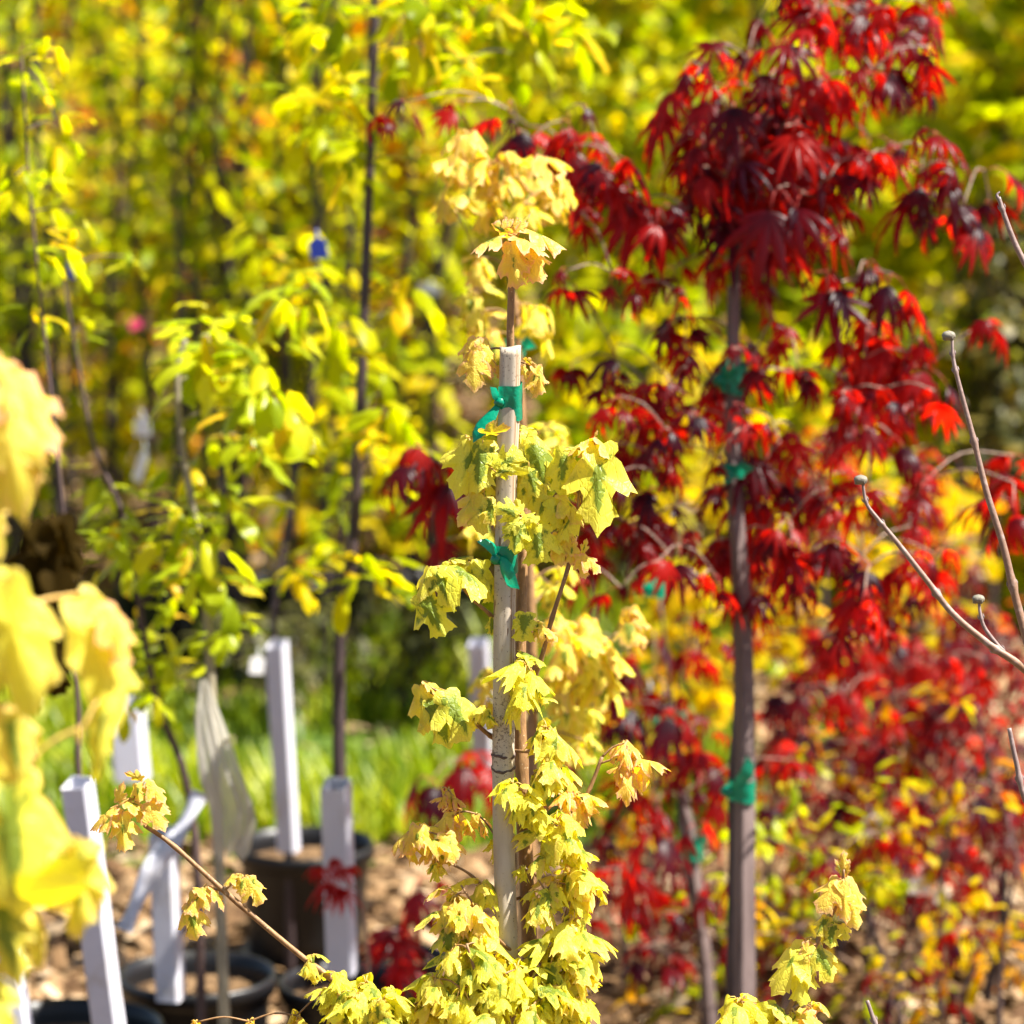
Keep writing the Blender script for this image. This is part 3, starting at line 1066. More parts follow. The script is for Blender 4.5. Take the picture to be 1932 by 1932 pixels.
groups.append([(809, 1070, 786, 1129, 25, .85, .15, -.012, 0), (795, 1119, 837, 1198, 12, 1.1, 0, -.016, 0), (827, 1070, 848, 1140, -10, .75, .05, -.018, 0), (846, 1060, 925, 1094, -42, 1.15, 0, -.012, -.2), (846, 1058, 880, 1100, -10, 1.1, 0, -.006, 0), (912, 1058, 908, 1129, -15, .9, .05, -.004, .1), (925, 1092, 932, 1140, -30, .8, .1, 0, .1), (850, 1055, 890, 1042, -60, .9, .2, -.004, .4),
               (886, 1060, 897, 1110, 15, .9, .1, -.002, .1), (820, 1075, 800, 1110, 60, .7, .7, -.012, 0), (870, 1062, 860, 1110, 30, .9, .1, 0, .2)])
groups.append([(991, 1156, 985, 1209, 4, 1.2, 0, -.012, 0), (930, 1165, 926, 1198, 0, .7, .1, .0, 0), (1012, 1180, 1048, 1195, -30, .8, .6, -.01, 0), (1012, 1178, 1025, 1212, 0, .8, .5, -.008, 0), (1030, 1190, 1055, 1205, -20, .8, .8, -.01, 0), (1018, 1172, 1002, 1200, 20, .8, .4, -.008, 0), (979, 1229, 1036, 1240, -50, .8, 0, -.015, 0)])
groups.append([(791, 1294, 799, 1382, 22, .8, .25, -.012, 0), (818, 1312, 845, 1407, 6, .85, .1, -.016, 0), (843, 1304, 893, 1389, -22, .95, .1, -.018, 0), (800, 1284, 832, 1302, -60, .9, .8, -.012, -.2), (812, 1286, 868, 1316, -62, .8, .3, -.006, 0), (788, 1296, 778, 1345, 55, .7, .2, -.008, .1)])
ccl = [  # (x, y, r, n, age, dz)
    (992, 1270, 44, 9, .08, -.022), (985, 1315, 40, 5, .05, -.02), (911, 1345, 24, 7, .15, -.01), (1032, 1388, 42, 9, .1, -.015), (1040, 1440, 44, 8, .08, -.012), (1015, 1470, 38, 5, .05, -.012),
    (968, 1492, 36, 4, .05, -.03), (990, 1520, 36, 5, .05, -.02), (1012, 1535, 30, 3, .1, -.01), (846, 1500, 26, 6, .95, .02), (858, 1548, 36, 6, .85, .02), (790, 1585, 44, 7, .55, -.01), (840, 1590, 38, 6, .5, -.01),
    (824, 1632, 17, 6, .3, -.01), (900, 1545, 26, 3, .9, .03), (1050, 1562, 44, 8, .08, -.012), (1076, 1592, 44, 6, .08, -.014), (1035, 1610, 32, 4, .1, -.008), (1178, 1412, 28, 8, .95, .05), (1190, 1450, 42, 8, .8, .05),
    (1080, 1510, 36, 6, .75, .04), (1100, 1525, 28, 4, .75, .05), (1060, 1470, 30, 4, .7, .04), (1090, 1662, 42, 7, .3, -.005), (1050, 1680, 42, 7, .25, -.01), (1020, 1700, 38, 7, .15, -.015), (1108, 1680, 40, 6, .2, .01), (1075, 1640, 30, 5, .6, .01),
    (911, 1682, 34, 8, .1, 0), (860, 1705, 44, 7, .6, -.02), (890, 1720, 40, 6, .4, -.02), (925, 1752, 34, 5, .15, -.015), (850, 1740, 42, 5, .35, -.02),
    (1083, 1752, 44, 9, .06, -.015), (1060, 1785, 42, 7, .1, -.018), (1045, 1815, 40, 6, .05, -.02), (1100, 1820, 40, 7, .1, 0), (1075, 1850, 44, 7, .1, -.01),
    (862, 1800, 46, 9, .08, -.035), (905, 1795, 44, 8, .06, -.035), (935, 1820, 40, 6, .08, -.03), (870, 1845, 42, 7, .08, -.03), (915, 1850, 42, 7, .1, -.03), (975, 1845, 44, 8, .06, -.04), (1005, 1870, 42, 7, .06, -.04),
    (960, 1885, 40, 7, .08, -.045), (1030, 1900, 44, 8, .1, -.03), (1085, 1905, 42, 7, .15, -.02), (840, 1900, 44, 8, .12, -.03), (890, 1915, 42, 7, .1, -.035), (790, 1905, 40, 7, .2, -.02),
    (640, 1858, 40, 9, .04, -.03), (690, 1870, 42, 9, .04, -.03), (735, 1890, 42, 8, .05, -.03), (660, 1910, 44, 8, .05, -.03), (710, 1925, 44, 8, .05, -.03), (620, 1880, 30, 5, .1, -.025), (760, 1925, 40, 6, .15, -.02),
    (560, 1925, 26, 6, .4, -.02), (470, 1934, 20, 4, .7, -.02), (370, 1938, 26, 5, .8, -.02), (586, 1815, 24, 6, .25, -.022),
    (1395, 1905, 42, 8, .06, -.03), (1440, 1915, 40, 7, .15, -.03), (1490, 1920, 40, 7, .25, -.02), (1530, 1912, 34, 6, .8, .03),
    (675, 1895, 44, 9, .02, -.045), (720, 1905, 42, 8, .05, -.05), (640, 1890, 38, 7, .05, -.04), (870, 1880, 44, 8, .05, -.05), (930, 1900, 44, 8, .05, -.055), (1000, 1920, 44, 8, .05, -.06), (1060, 1880, 44, 8, .06, -.03), (820, 1860, 40, 7, .08, -.04), (1090, 1790, 40, 6, .08, -.0), (940, 1860, 40, 6, .04, -.05),
    (985, 1640, 18, 3, .1, -.01), (935, 1600, 22, 3, .1, .01), (1008, 1790, 22, 4, .1, 0)]
groups.append([(219, 1523, 160, 1553, 45, .85, .8, -.022, 0), (230, 1534, 234, 1607, 4, .85, .6, -.024, 0), (221, 1514, 231, 1478, 0, .6, .9, -.02, 0), (270, 1470, 236, 1461, -40, .7, .9, -.02, 0), (281, 1476, 314, 1508, -30, .9, .75, -.02, 0), (281, 1514, 311, 1564, -10, .9, .75, -.022, 0), (234, 1514, 282, 1515, -45, 1.0, .6, -.022, 0), (258, 1478, 262, 1512, 10, 1.1, .6, -.022, 0),
               (222, 1524, 184, 1568, 15, .8, .8, -.022, 0), (276, 1470, 292, 1482, -30, .9, .7, -.02, 0), (255, 1520, 268, 1552, 0, .9, .8, -.02, 0), (290, 1505, 296, 1548, 20, .8, .7, -.018, .2)])
groups.append([(391, 1671, 345, 1723, 30, .75, .7, -.02, 0), (359, 1705, 368, 1772, 4, .9, .6, -.024, 0), (365, 1676, 402, 1674, -50, .95, .6, -.022, 0), (362, 1680, 345, 1722, 40, .9, .7, -.02, .1), (398, 1672, 432, 1710, -40, .55, .9, -.02, 0), (380, 1676, 395, 1705, 0, .9, .6, -.022, 0)])
groups.append([(443, 1650, 420, 1668, 35, 1.0, .55, -.02, 0), (458, 1655, 453, 1690, 5, 1.0, .65, -.022, 0), (468, 1655, 500, 1700, -22, .95, .6, -.02, 0), (450, 1650, 446, 1680, 20, .9, .5, -.018, .1), (474, 1654, 484, 1688, 0, .9, .6, -.02, 0)])
groups.append([(1592, 1652, 1593, 1607, 0, .5, .95, -.03, 0), (1590, 1652, 1578, 1622, 0, .45, .95, -.03, 0), (1594, 1652, 1603, 1630, 0, .5, .95, -.03, 0), (1584, 1658, 1538, 1712, 28, 1.0, .7, -.032, 0), (1590, 1662, 1598, 1738, 0, .75, .6, -.036, 0), (1600, 1656, 1642, 1716, -28, .8, .7, -.03, 0), (1603, 1680, 1622, 1752, -15, .8, .5, -.034, 0), (1580, 1668, 1570, 1724, 20, .8, .7, -.028, .1),
               (1606, 1660, 1630, 1720, -50, .7, .7, -.03, .2)])
groups.append([(1560, 1728, 1540, 1762, 20, 1.1, .2, -.032, 0), (1571, 1744, 1568, 1786, 0, 1.1, .15, -.034, 0), (1588, 1744, 1604, 1772, -20, 1.1, .2, -.032, 0), (1566, 1730, 1582, 1750, -40, .9, .3, -.03, 0), (1517, 1778, 1450, 1862, 25, .85, .15, -.032, 0), (1510, 1814, 1512, 1896, 0, .85, .05, -.036, 0), (1537, 1780, 1580, 1842, -22, .95, .15, -.03, 0), (1520, 1778, 1522, 1822, 0, .5, .9, -.036, 0), (1520, 1770, 1555, 1770, -50, .6, .9, -.03, 0),
               (1530, 1815, 1540, 1856, -30, .8, .2, -.032, 0), (1508, 1790, 1480, 1850, 40, .8, .2, -.03, .1)])
for gq in groups:
    mb = MB()
    cx = sum(l[0] for l in gq) / len(gq); cy = sum(l[1] for l in gq) / len(gq); cz = sum(l[7] for l in gq) / len(gq)
    N0 = P(cx, cy + 3, D0 + cz + 0.006)
    for l in gq:
        l = list(l); l[8] -= .32 if abs(l[4]) < 45 else 0
        leaf_px(mb, *l, rnd=rng.uniform(0, .62) * (1 if l[6] < .4 else 1.3))
        B = P(l[0], l[1], D0 + l[7])
        if (B - N0).length < 0.03:
            mb.tube([N0, N0.lerp(B, .5) + Vector((0, 0, .002)), B], [.0007, .0006, .0005], 5, 1)
    mb.build("leaf_spray", LM, hero)
    targets.append(N0)
for c in ccl:
    mb = MB()
    targets.append(cluster(mb, c[0], c[1], c[2], c[3], c[4], c[5]))
    mb.build("leaf_spray", LM, hero)
for pts, rad in grow(seeds, targets, rng, 0.1, 0.8):
    tw = MB()
    tw.tube(pts, rad, 6)
    tw.build("twig", M['bark_brown'], hero)

# --- green ties on the stake in focus
tie("upper green plastic tie knotted round the bamboo stake with a tail to the left", P(963, 757, STK), 0.0099, 0.031,
    [(0.0165, [P(925, 785, STK - .012), P(905, 808, STK - .014), P(893, 818, STK - .012)]), (0.0085, [P(937, 748, STK - .012), P(932, 731, STK - .014)])], seed=2, sqx=4.6, knot=(-1, -.75))
tie("lower green plastic tie round the bamboo stake with a long hanging tail", P(955, 1052, STK), 0.0103, 0.025,
    [(0.0150, [P(948, 1062, STK - .016), P(958, 1085, STK - .02), P(966, 1108, STK - .02)]), (0.011, [P(928, 1032, STK - .013), P(910, 1018, STK - .012)])], seed=3, knot=(-1, -1))

# ================================================================== SECOND YELLOW MAPLE JUST BEHIND
DB = 4.35
rng = random.Random(31)
b2 = P(1010, 2050, DB); b2.z = 0
back = thing("variegated_maple", "out of focus yellow maple with peach tinted leaves standing behind the one in focus", "tree", b2)
tr = spline([b2, P(1000, 1700, DB), P(1005, 1400, DB), P(1000, 1100, DB), P(985, 800, DB), P(975, 600, DB), P(950, 460, DB)], 6)
trunk_mb = MB(); trunk_mb.tube(tr, along(tr, .009, .0028), 8)
bt = [(885, 268, 40, 8, .9), (860, 320, 44, 8, .5), (925, 325, 50, 9, .6), (900, 360, 44, 7, .5), (955, 310, 36, 6, .9), (1010, 325, 44, 9, .75), (1040, 360, 44, 8, .6), (985, 375, 44, 7, .4), (925, 395, 40, 6, .5), (1000, 395, 36, 5, .4),
      (840, 390, 34, 4, .6), (1012, 600, 46, 6, .4), (985, 585, 30, 4, .8), (905, 600, 40, 5, .5), (890, 560, 40, 5, .4), (900, 500, 34, 4, .4), (930, 640, 34, 4, .5),
      (1105, 1195, 50, 9, .6), (1070, 1230, 50, 8, .6), (1130, 1240, 52, 9, .35), (1140, 1290, 46, 8, .2), (1060, 1285, 52, 9, .3), (1100, 1290, 46, 8, .2), (1190, 1165, 38, 7, .95), (1200, 1200, 30, 4, .9), (1050, 1180, 40, 6, .9), (1090, 1355, 44, 7, .3), (1060, 1330, 40, 6, .5), (1100, 1410, 40, 5, .4),
      (925, 1285, 34, 5, .4), (920, 1330, 30, 4, .4), (1040, 1120, 34, 6, .1), (1010, 1095, 34, 5, .1), (1060, 1080, 30, 4, .2), (1030, 820, 40, 7, .1), (1060, 835, 34, 5, .1), (900, 1000, 36, 5, .3)]
crown = MB(); tg = []
for x, y, r, n, ag in bt:
    tg.append(cluster(crown, x, y, r, n + 2, ag * .75, rng.uniform(-.08, .08), DB, lo=True, big=1.3))
crown.build("crown", LM, back)
for pts, rad in grow([(p, .003) for p in tr if p.z > .5], tg, rng):
    trunk_mb.tube(pts, rad, 6, 1)
trunk_mb.build("trunk", [M['bark_brown'], M['bark_brown']], back)
stake_square("garden_stake", "blurred tan stake hidden behind the bamboo stake in focus", [Vector((P(992, 1500, DB + .05).x, P(992, 1500, DB + .05).y, -.03)), P(992, 1500, DB + .05), P(985, 1080, DB + .05), P(970, 650, DB + .05)], .019, .012, 'wood_tan')
tie("blurred green tie peeking out on both sides above the top of the bamboo stake", P(970, 655, DB + .05), .0125, .02,
    [(.016, [P(950, 650, DB), P(940, 652, DB)]), (.018, [P(985, 648, DB), P(998, 658, DB)])], seed=4)

# ================================================================== BLURRED YELLOW MAPLE AT THE LEFT EDGE (nearer than the focus)
DL = 2.28
rng = random.Random(41)
b3 = P(-60, 2400, DL); b3.z = 0
near = thing("variegated_maple", "large blurred yellow maple close by at the left edge with orange young leaves", "tree", b3)
tr = spline([b3, P(-50, 2000, DL), P(-40, 1500, DL), P(-20, 1200, DL), P(-30, 900, DL), P(-15, 690, DL)], 6)
trunk_mb = MB(); trunk_mb.tube(tr, along(tr, .009, .003), 8)
crown = MB()
NL = [(0, 680, 130, 820, -30, .8, .9, 0, -.1), (-20, 660, 60, 690, -60, .9, 1, .02, 0), (10, 760, 30, 960, 5, .75, .35, -.02, 0), (-10, 780, -30, 960, 10, .9, .3, .0, 0), (20, 690, -20, 800, 20, .8, .8, 0, .2),
      (10, 1090, 40, 1330, 10, .85, .1, -.02, 0), (-20, 1080, -10, 1300, 0, .9, .1, 0, .1), (150, 1120, 225, 1330, -15, .9, .15, .03, 0), (200, 1140, 255, 1250, -30, .8, .9, .02, 0), 
      (205, 1310, 160, 1460, 20, .6, .1, 0, 0), (150, 1370, 150, 1400, 0, .7, .6, -.02, 0), (20, 1330, 20, 1480, 15, .8, .4, -.02, 0), (-10, 1340, 10, 1500, -10, .8, .2, 0, 0),
      (20, 1460, 10, 1700, 6, .95, .05, -.03, 0), (-40, 1480, -30, 1700, 0, .9, .1, 0, 0), (100, 1560, 40, 1660, 30, .8, .9, .02, 0), (160, 1590, 130, 1760, 15, .85, .25, -.01, 0), (110, 1590, 90, 1720, 10, .9, .4, .02, .1), (60, 1600, 80, 1700, -10, .9, .3, .03, .2),
      (-40, 1690, 130, 1715, 60, .9, .1, -.03, -.2), (0, 1700, 20, 1850, 10, .9, .2, -.02, 0), (60, 1720, 80, 1820, -20, .8, .3, 0, 0), (20, 1740, -10, 1840, 10, .8, .5, -.01, 0), (-30, 1830, -5, 1990, 0, .9, .1, -.03, 0), (120, 1690, 150, 1740, -40, .8, .4, 0, 0), (-60, 1400, -40, 1520, 0, .9, .2, 0, 0), (30, 1540, 90, 1640, -40, .8, .5, .02, .1),
      (-30, 930, -10, 1040, 0, .8, .3, .02, 0)]
tg = []
for l in NL:
    l = list(l); l[5] *= .66; l[8] -= .5
    leaf_px(crown, *l, D=DL, curl=.7, fold=.35, lib=MAPLES_SMOOTH if len(tg) % 2 else MAPLES)
    l[0] += rng.uniform(-14, 14); l[2] += rng.uniform(-30, 30); l[3] -= rng.uniform(10, 60); l[7] += .015; l[6] = min(1, l[6] + rng.uniform(-.1, .4))
    leaf_px(crown, *l, D=DL, curl=.9, fold=.4, lib=MAPLES)
    tg.append(P(l[0], l[1], DL + l[7]))
crown.build("crown", LM, near)
wm = MB()  # clump of very dark brown leaves behind the yellow ones
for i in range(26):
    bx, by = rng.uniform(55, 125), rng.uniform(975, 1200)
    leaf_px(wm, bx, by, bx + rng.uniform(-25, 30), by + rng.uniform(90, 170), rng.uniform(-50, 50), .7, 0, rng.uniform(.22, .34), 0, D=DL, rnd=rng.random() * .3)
wm.build("dark_brown_leaves", M['dark_brown'], near)
for pts, rad in grow([(p, .003) for p in tr], tg, rng, .1):
    trunk_mb.tube(pts, [r * 1.25 for r in rad], 7, 1)
trunk_mb.build("trunk", [M['bark_brown'], M['petiole']], near)

# ================================================================== RED JAPANESE MAPLES
def red_cluster(mb, x, y, s, D, dz=0, n=None, hi=0.0, big=1.45, extra=1, thin=1.0):
    N0 = P(x + rng.gauss(0, .18) * s, y - s * .35 + rng.gauss(0, .2) * s, D + dz)
    n = (n or rng.choice([1, 2, 3, 4])) + (extra if rng.random() < .5 else 0)
    sz = s * PX * D
    a0 = rng.uniform(0, 6.28)
    for k in range(n):
        a = a0 + k * 2.4 + rng.uniform(-.6, .6)
        hang = rng.random()
        o = Vector((math.cos(a), math.sin(a), -hang * 1.6)).normalized()
        nn = Vector((math.cos(a) * hang * 1.2 + rng.uniform(-.5, .5), math.sin(a) * hang * 1.2 + rng.uniform(-.5, .5), 1))
        B = N0 + Vector((o.x, o.y, 0)) * sz * rng.uniform(.1, .8) + Vector((0, 0, rng.uniform(-.6, .15) * sz))
        palm_leaf(mb, B, o, nn, sz * rng.choice([.6, .85, 1.0, 1.15, 1.3]) * big, rng, rng.uniform(.5, 1.2) if hang > .5 else rng.uniform(1.2, 2.2),
                  rng.choice([5, 5, 7, 7]), rng.uniform(.042, .070) * thin, rnd=min(1, max(0, rng.random() ** 1.15 + hi)), spread=rng.uniform(.3, .6))
        mb.tube([N0, N0.lerp(B, .5) + Vector((0, 0, .1 * sz)), B], .0006, 4, 1)
    return N0


RM = [M['red'], M['petiole_red']]
DR = 4.75
rng = random.Random(51)
b4 = P(1385, 2100, DR); b4.z = 0
red = thing("japanese_maple", "tall red Japanese maple with drooping lobed leaves tied to a weathered stake", "tree", b4)
tr = spline([b4, P(1384, 1900, DR), P(1388, 1600, DR), P(1386, 1480, DR), P(1396, 1300, DR), P(1392, 1080, DR), P(1396, 900, DR + .02), P(1392, 720, DR + .03), P(1386, 600, DR + .02), P(1392, 470, DR), P(1410, 330, DR), P(1450, 200, DR), P(1500, 60, DR)], 5)
trunk_mb = MB(); trunk_mb.tube(tr, along(tr, .011, .003), 10)
RC = [(1420, 215, 95), (1480, 200, 80), (1340, 300, 90), (1400, 330, 95), (1470, 320, 95), (1330, 260, 70), (1500, 250, 70), (1290, 330, 60), (1550, 310, 60), (1510, 380, 90), (1460, 400, 90), (1380, 400, 70), (1440, 270, 90), (1380, 250, 80), (1430, 370, 80),
      (1340, 110, 50), (1310, 150, 60), (1400, 100, 40), (1445, 60, 40), (1500, 20, 60), (1560, 40, 60), (1640, 60, 70), (1700, 80, 70), (1750, 110, 60), (1610, 110, 60), (1690, 150, 60), (1740, 165, 45), (1600, 20, 50),
      (1620, 190, 80), (1680, 210, 60), (1640, 265, 80), (1600, 330, 60), (1690, 300, 60), (1740, 280, 50), (1760, 310, 70), (1800, 350, 70), (1850, 370, 80), (1870, 405, 60), (1780, 410, 60), (1730, 400, 70), (1820, 430, 60),
      (1075, 265, 95), (1050, 310, 80), (1120, 320, 85), (1140, 370, 70), (1205, 385, 85), (1095, 215, 50), (1250, 425, 50), (980, 250, 60), (1000, 295, 50), (860, 205, 50), (770, 215, 40), (720, 245, 40),
      (1250, 535, 70), (1210, 560, 50), (1290, 560, 40), (1140, 535, 50, .5), (1060, 535, 60), (1090, 405, 60), (1080, 560, 50), (1380, 525, 70), (1425, 545, 60), (1350, 500, 50), (1470, 500, 60), (1540, 460, 50), (1590, 420, 50), (1560, 520, 70), (1600, 550, 70), (1640, 510, 60), (1690, 560, 70), (1740, 590, 60),
      (1660, 680, 75), (1630, 720, 60), (1700, 700, 70), (1750, 730, 60), (1700, 765, 60), (1600, 790, 60), (1640, 830, 70), (1680, 850, 60), (1890, 650, 60), (1190, 700, 60), (1170, 740, 60), (1280, 730, 60), (1250, 770, 50), (1090, 680, 45), (1230, 830, 70), (1200, 850, 60),
      (800, 900, 85), (845, 930, 85), (850, 1040, 60), (1240, 880, 60), (1200, 950, 70), (1235, 1000, 70), (1160, 1040, 70), (1140, 1090, 60), (1180, 1120, 60), (1120, 1000, 50), (1430, 930, 70), (1475, 960, 60), (1550, 925, 70), (1590, 960, 50), (1420, 1035, 80), (1470, 1060, 70), (1390, 1065, 60), (1350, 1030, 50), (1500, 1095, 60), (1290, 990, 40),
      (1900, 930, 80, .4), (1915, 1000, 80, .4), (1910, 880, 60, .4), (1480, 640, 50), (1510, 700, 50), (1300, 620, 50), (1330, 640, 40)]
for i in range(112):
    RC.append((rng.uniform(1100, 1760), rng.uniform(620, 1210), rng.uniform(34, 62), rng.uniform(-.3, .4)))
for i in range(40):
    RC.append((rng.uniform(1290, 1560), rng.uniform(170, 470), rng.uniform(60, 85), rng.random() * .3))
for q in ((1060, 250), (1110, 300), (1130, 340), (1200, 370), (1230, 400), (1000, 270), (960, 235), (1100, 400), (1150, 390), (1630, 640), (1690, 700), (1720, 640), (1610, 760), (1660, 800), (1560, 640), (1140, 900), (1190, 1010), (1120, 1070), (1250, 660), (1180, 760)):
    RC.append((q[0], q[1], rng.uniform(50, 68), rng.uniform(-.1, .4)))
for i in range(22):
    RC.append((rng.uniform(1470, 1800), rng.uniform(-20, 330), rng.uniform(45, 70), rng.random() * .4))
crown = MB(); tg = []
for c in RC:
    tg.append(red_cluster(crown, c[0], c[1], c[2], DR, rng.uniform(-.14, .16), None, c[3] if len(c) > 3 else 0))
crown.build("crown", RM, red)
for pts, rad in grow([(p, .005) for p in tr if p.z > .7], tg, rng, .14, .7):
    trunk_mb.tube(pts, [r * 1.3 for r in rad], 6, 1)
trunk_mb.build("trunk", [M['bark_dark'], M['twig_red']], red)
st = [P(1404, 2050, DR - .02), P(1404, 1700, DR - .02), P(1405, 1400, DR - .02), P(1404, 1250, DR - .02), P(1397, 1080, DR - .02), P(1384, 900, DR - .02), P(1383, 720, DR - .02), P(1384, 540, DR - .02)]
st = [Vector((st[0].x, st[0].y, -.03))] + st
stake_square("garden_stake", "weathered grey brown wooden stake holding the tall red maple", st, .026, .0125, 'wood_weathered')
for (x, y, h, sd_, lab, tl) in ((1385, 715, .03, 5, "topmost green tie on the red maple's weathered stake", [(.014, [P(1380, 700, DR - .05), P(1384, 680, DR - .05)])]),
                       (1387, 885, .013, 6, "narrow green tie on the red maple's stake just below the topmost tie", [(.012, [P(1375, 895, DR - .05), P(1366, 905, DR - .05)]), (.012, [P(1400, 886, DR - .05), P(1414, 890, DR - .05)])]),
                       (1400, 1490, .022, 7, "lowest clear green tie on the red maple's stake with one upright tail", [(.016, [P(1408, 1465, DR - .05), P(1418, 1437, DR - .05)])])):
    tie(lab, P(x, y, DR - .02), .017, h * 1.25, [(w_ * 1.4, t_) for w_, t_ in tl], seed=sd_)

# smaller red maple with leaning stake
DS = 5.5
rng = random.Random(61)
b5 = P(1345, 1990, DS); b5.z = 0
red2 = thing("japanese_maple", "short red Japanese maple with thin leaves on a leaning stake left of the tall one", "tree", b5)
tr = spline([b5, P(1325, 1800, DS), P(1290, 1600, DS), P(1275, 1400, DS), P(1245, 1130, DS)], 6)
trunk_mb = MB(); trunk_mb.tube(tr, along(tr, .008, .002), 8)
crown = MB(); tg = []
for i in range(62):
    x = rng.gauss(1260, 95); y = rng.uniform(1160, 1700) if i < 45 else rng.uniform(1650, 1860)
    tg.append(red_cluster(crown, x, y, rng.uniform(40, 70), DS, rng.uniform(-.25, .25), rng.choice([1, 2, 2])))
for x, y in ((1190, 1250), (1170, 1310), (1200, 1370), (1150, 1340), (1310, 1440), (1340, 1480), (1280, 1470), (860, 1460), (840, 1500), (790, 1700), (770, 1790), (720, 1760), (740, 1820), (900, 1450)):
    tg.append(red_cluster(crown, x, y, rng.uniform(55, 75), DS, rng.uniform(-.1, .1), 3))
crown.build("crown", RM, red2)
for pts, rad in grow([(p, .004) for p in tr if p.z > .1], tg, rng, .12, .7):
    trunk_mb.tube(pts, rad, 5, 1)
trunk_mb.build("trunk", [M['bark_dark'], M['twig_red']], red2)
stake_square("garden_stake", "slim leaning grey stake tied to the short red maple", [Vector((P(1352, 1990, DS).x, P(1352, 1990, DS).y, -.03)), P(1335, 1850, DS - .03), P(1305, 1600, DS - .03), P(1290, 1500, DS - .03)], .018, .012, 'wood_weathered')
tie("green tie on the slim leaning stake of the short red maple", P(1302, 1600, DS - .05), .02, .028, [(.018, [P(1322, 1590, DS - .06), P(1342, 1582, DS - .06)])], seed=8)
tie("green tie high on the short red maple's stem beside the peach yellow leaves", P(1237, 1110, DS - .3), .014, .022, [(.02, [P(1240, 1100, DS - .33), P(1250, 1096, DS - .33)])], seed=9)
tie("green tie midway up the short red maple's stem among dark red leaves", P(1270, 1362, DS - .1), .018, .024, [(.016, [P(1280, 1358, DS - .05), P(1290, 1362, DS - .05)])], seed=10)

# low spreading red maples at the right, further back
def red_dome(label, x0, y0, y1, D, rx, n, seed, hi=.25):
    global rng
    rng = random.Random(seed)
    b = P(x0, y1, D); b.z = 0
    t = thing("laceleaf_maple", label, "tree", b, "low red maples at the right")
    topz = P(x0, y0, D).z
    tr = spline([b, b + Vector((.03, 0, .35 * topz)), b + Vector((-.02, .02, .8 * topz))], 5)
    trunk_mb = MB(); trunk_mb.tube(tr, along(tr, .01, .003), 7)
    cr = MB(); tg = []
    for i in range(int(n * 1.5)):
        u = rng.random()
        y = y0 + (y1 - y0) * u
        hw = rx * math.sqrt(max(.1, 1 - (1 - u * 1.1) ** 2))
        tg.append(red_cluster(cr, x0 + rng.uniform(-1, 1) * hw, y, rng.uniform(34, 62), D, rng.uniform(-.35, .35), rng.choice([1, 2, 2]), rng.uniform(-.35, hi), 1.45, 1, .75))
    cr.build("crown", RM, t)
    for pts, rad in grow([(p, .004) for p in tr], tg, rng, .14, .6):
        trunk_mb.tube(pts, rad, 5, 1)
    trunk_mb.build("trunk", [M['bark_dark'], M['twig_red']], t)


red_dome("low red maple behind the dogwood twigs, nearest the right edge", 1860, 1160, 1640, 5.9, 150, 85, 71)
red_dome("low red maple right of the weathered stake's lower tie", 1570, 1200, 1640, 6.1, 150, 66, 72)
red_dome("low red maple between two others under the dogwood fork", 1720, 1240, 1720, 6.4, 150, 74, 73)
red_dome("red maple in mid height behind the bud tipped dogwood twigs at the right", 1640, 800, 1250, 6.3, 260, 40, 75, .5)
red_dome("sparse red maple at the bottom behind the yellow sprig with the pink tip", 1640, 1560, 1900, 5.6, 190, 16, 74)

# ================================================================== DOGWOOD TWIGS (in focus, right edge)
DD = 3.38
rng = random.Random(81)
db = P(2250, 2300, DD + .1); db.z = 0
dog = thing("dogwood", "bare dogwood with grey button buds reaching in from the right edge", "shrub", db)
mb = MB()
tr = spline([db + Vector((0, 0, -.02)), P(2230, 1800, DD + .08), P(2200, 1500, DD + .06), P(2190, 1200, DD + .06), P(2150, 800, DD + .05)], 6)
mb.tube(tr, along(tr, .011, .005), 10, col=[0] * len(tr)); mb.build("trunk", M['dogwood'], dog)


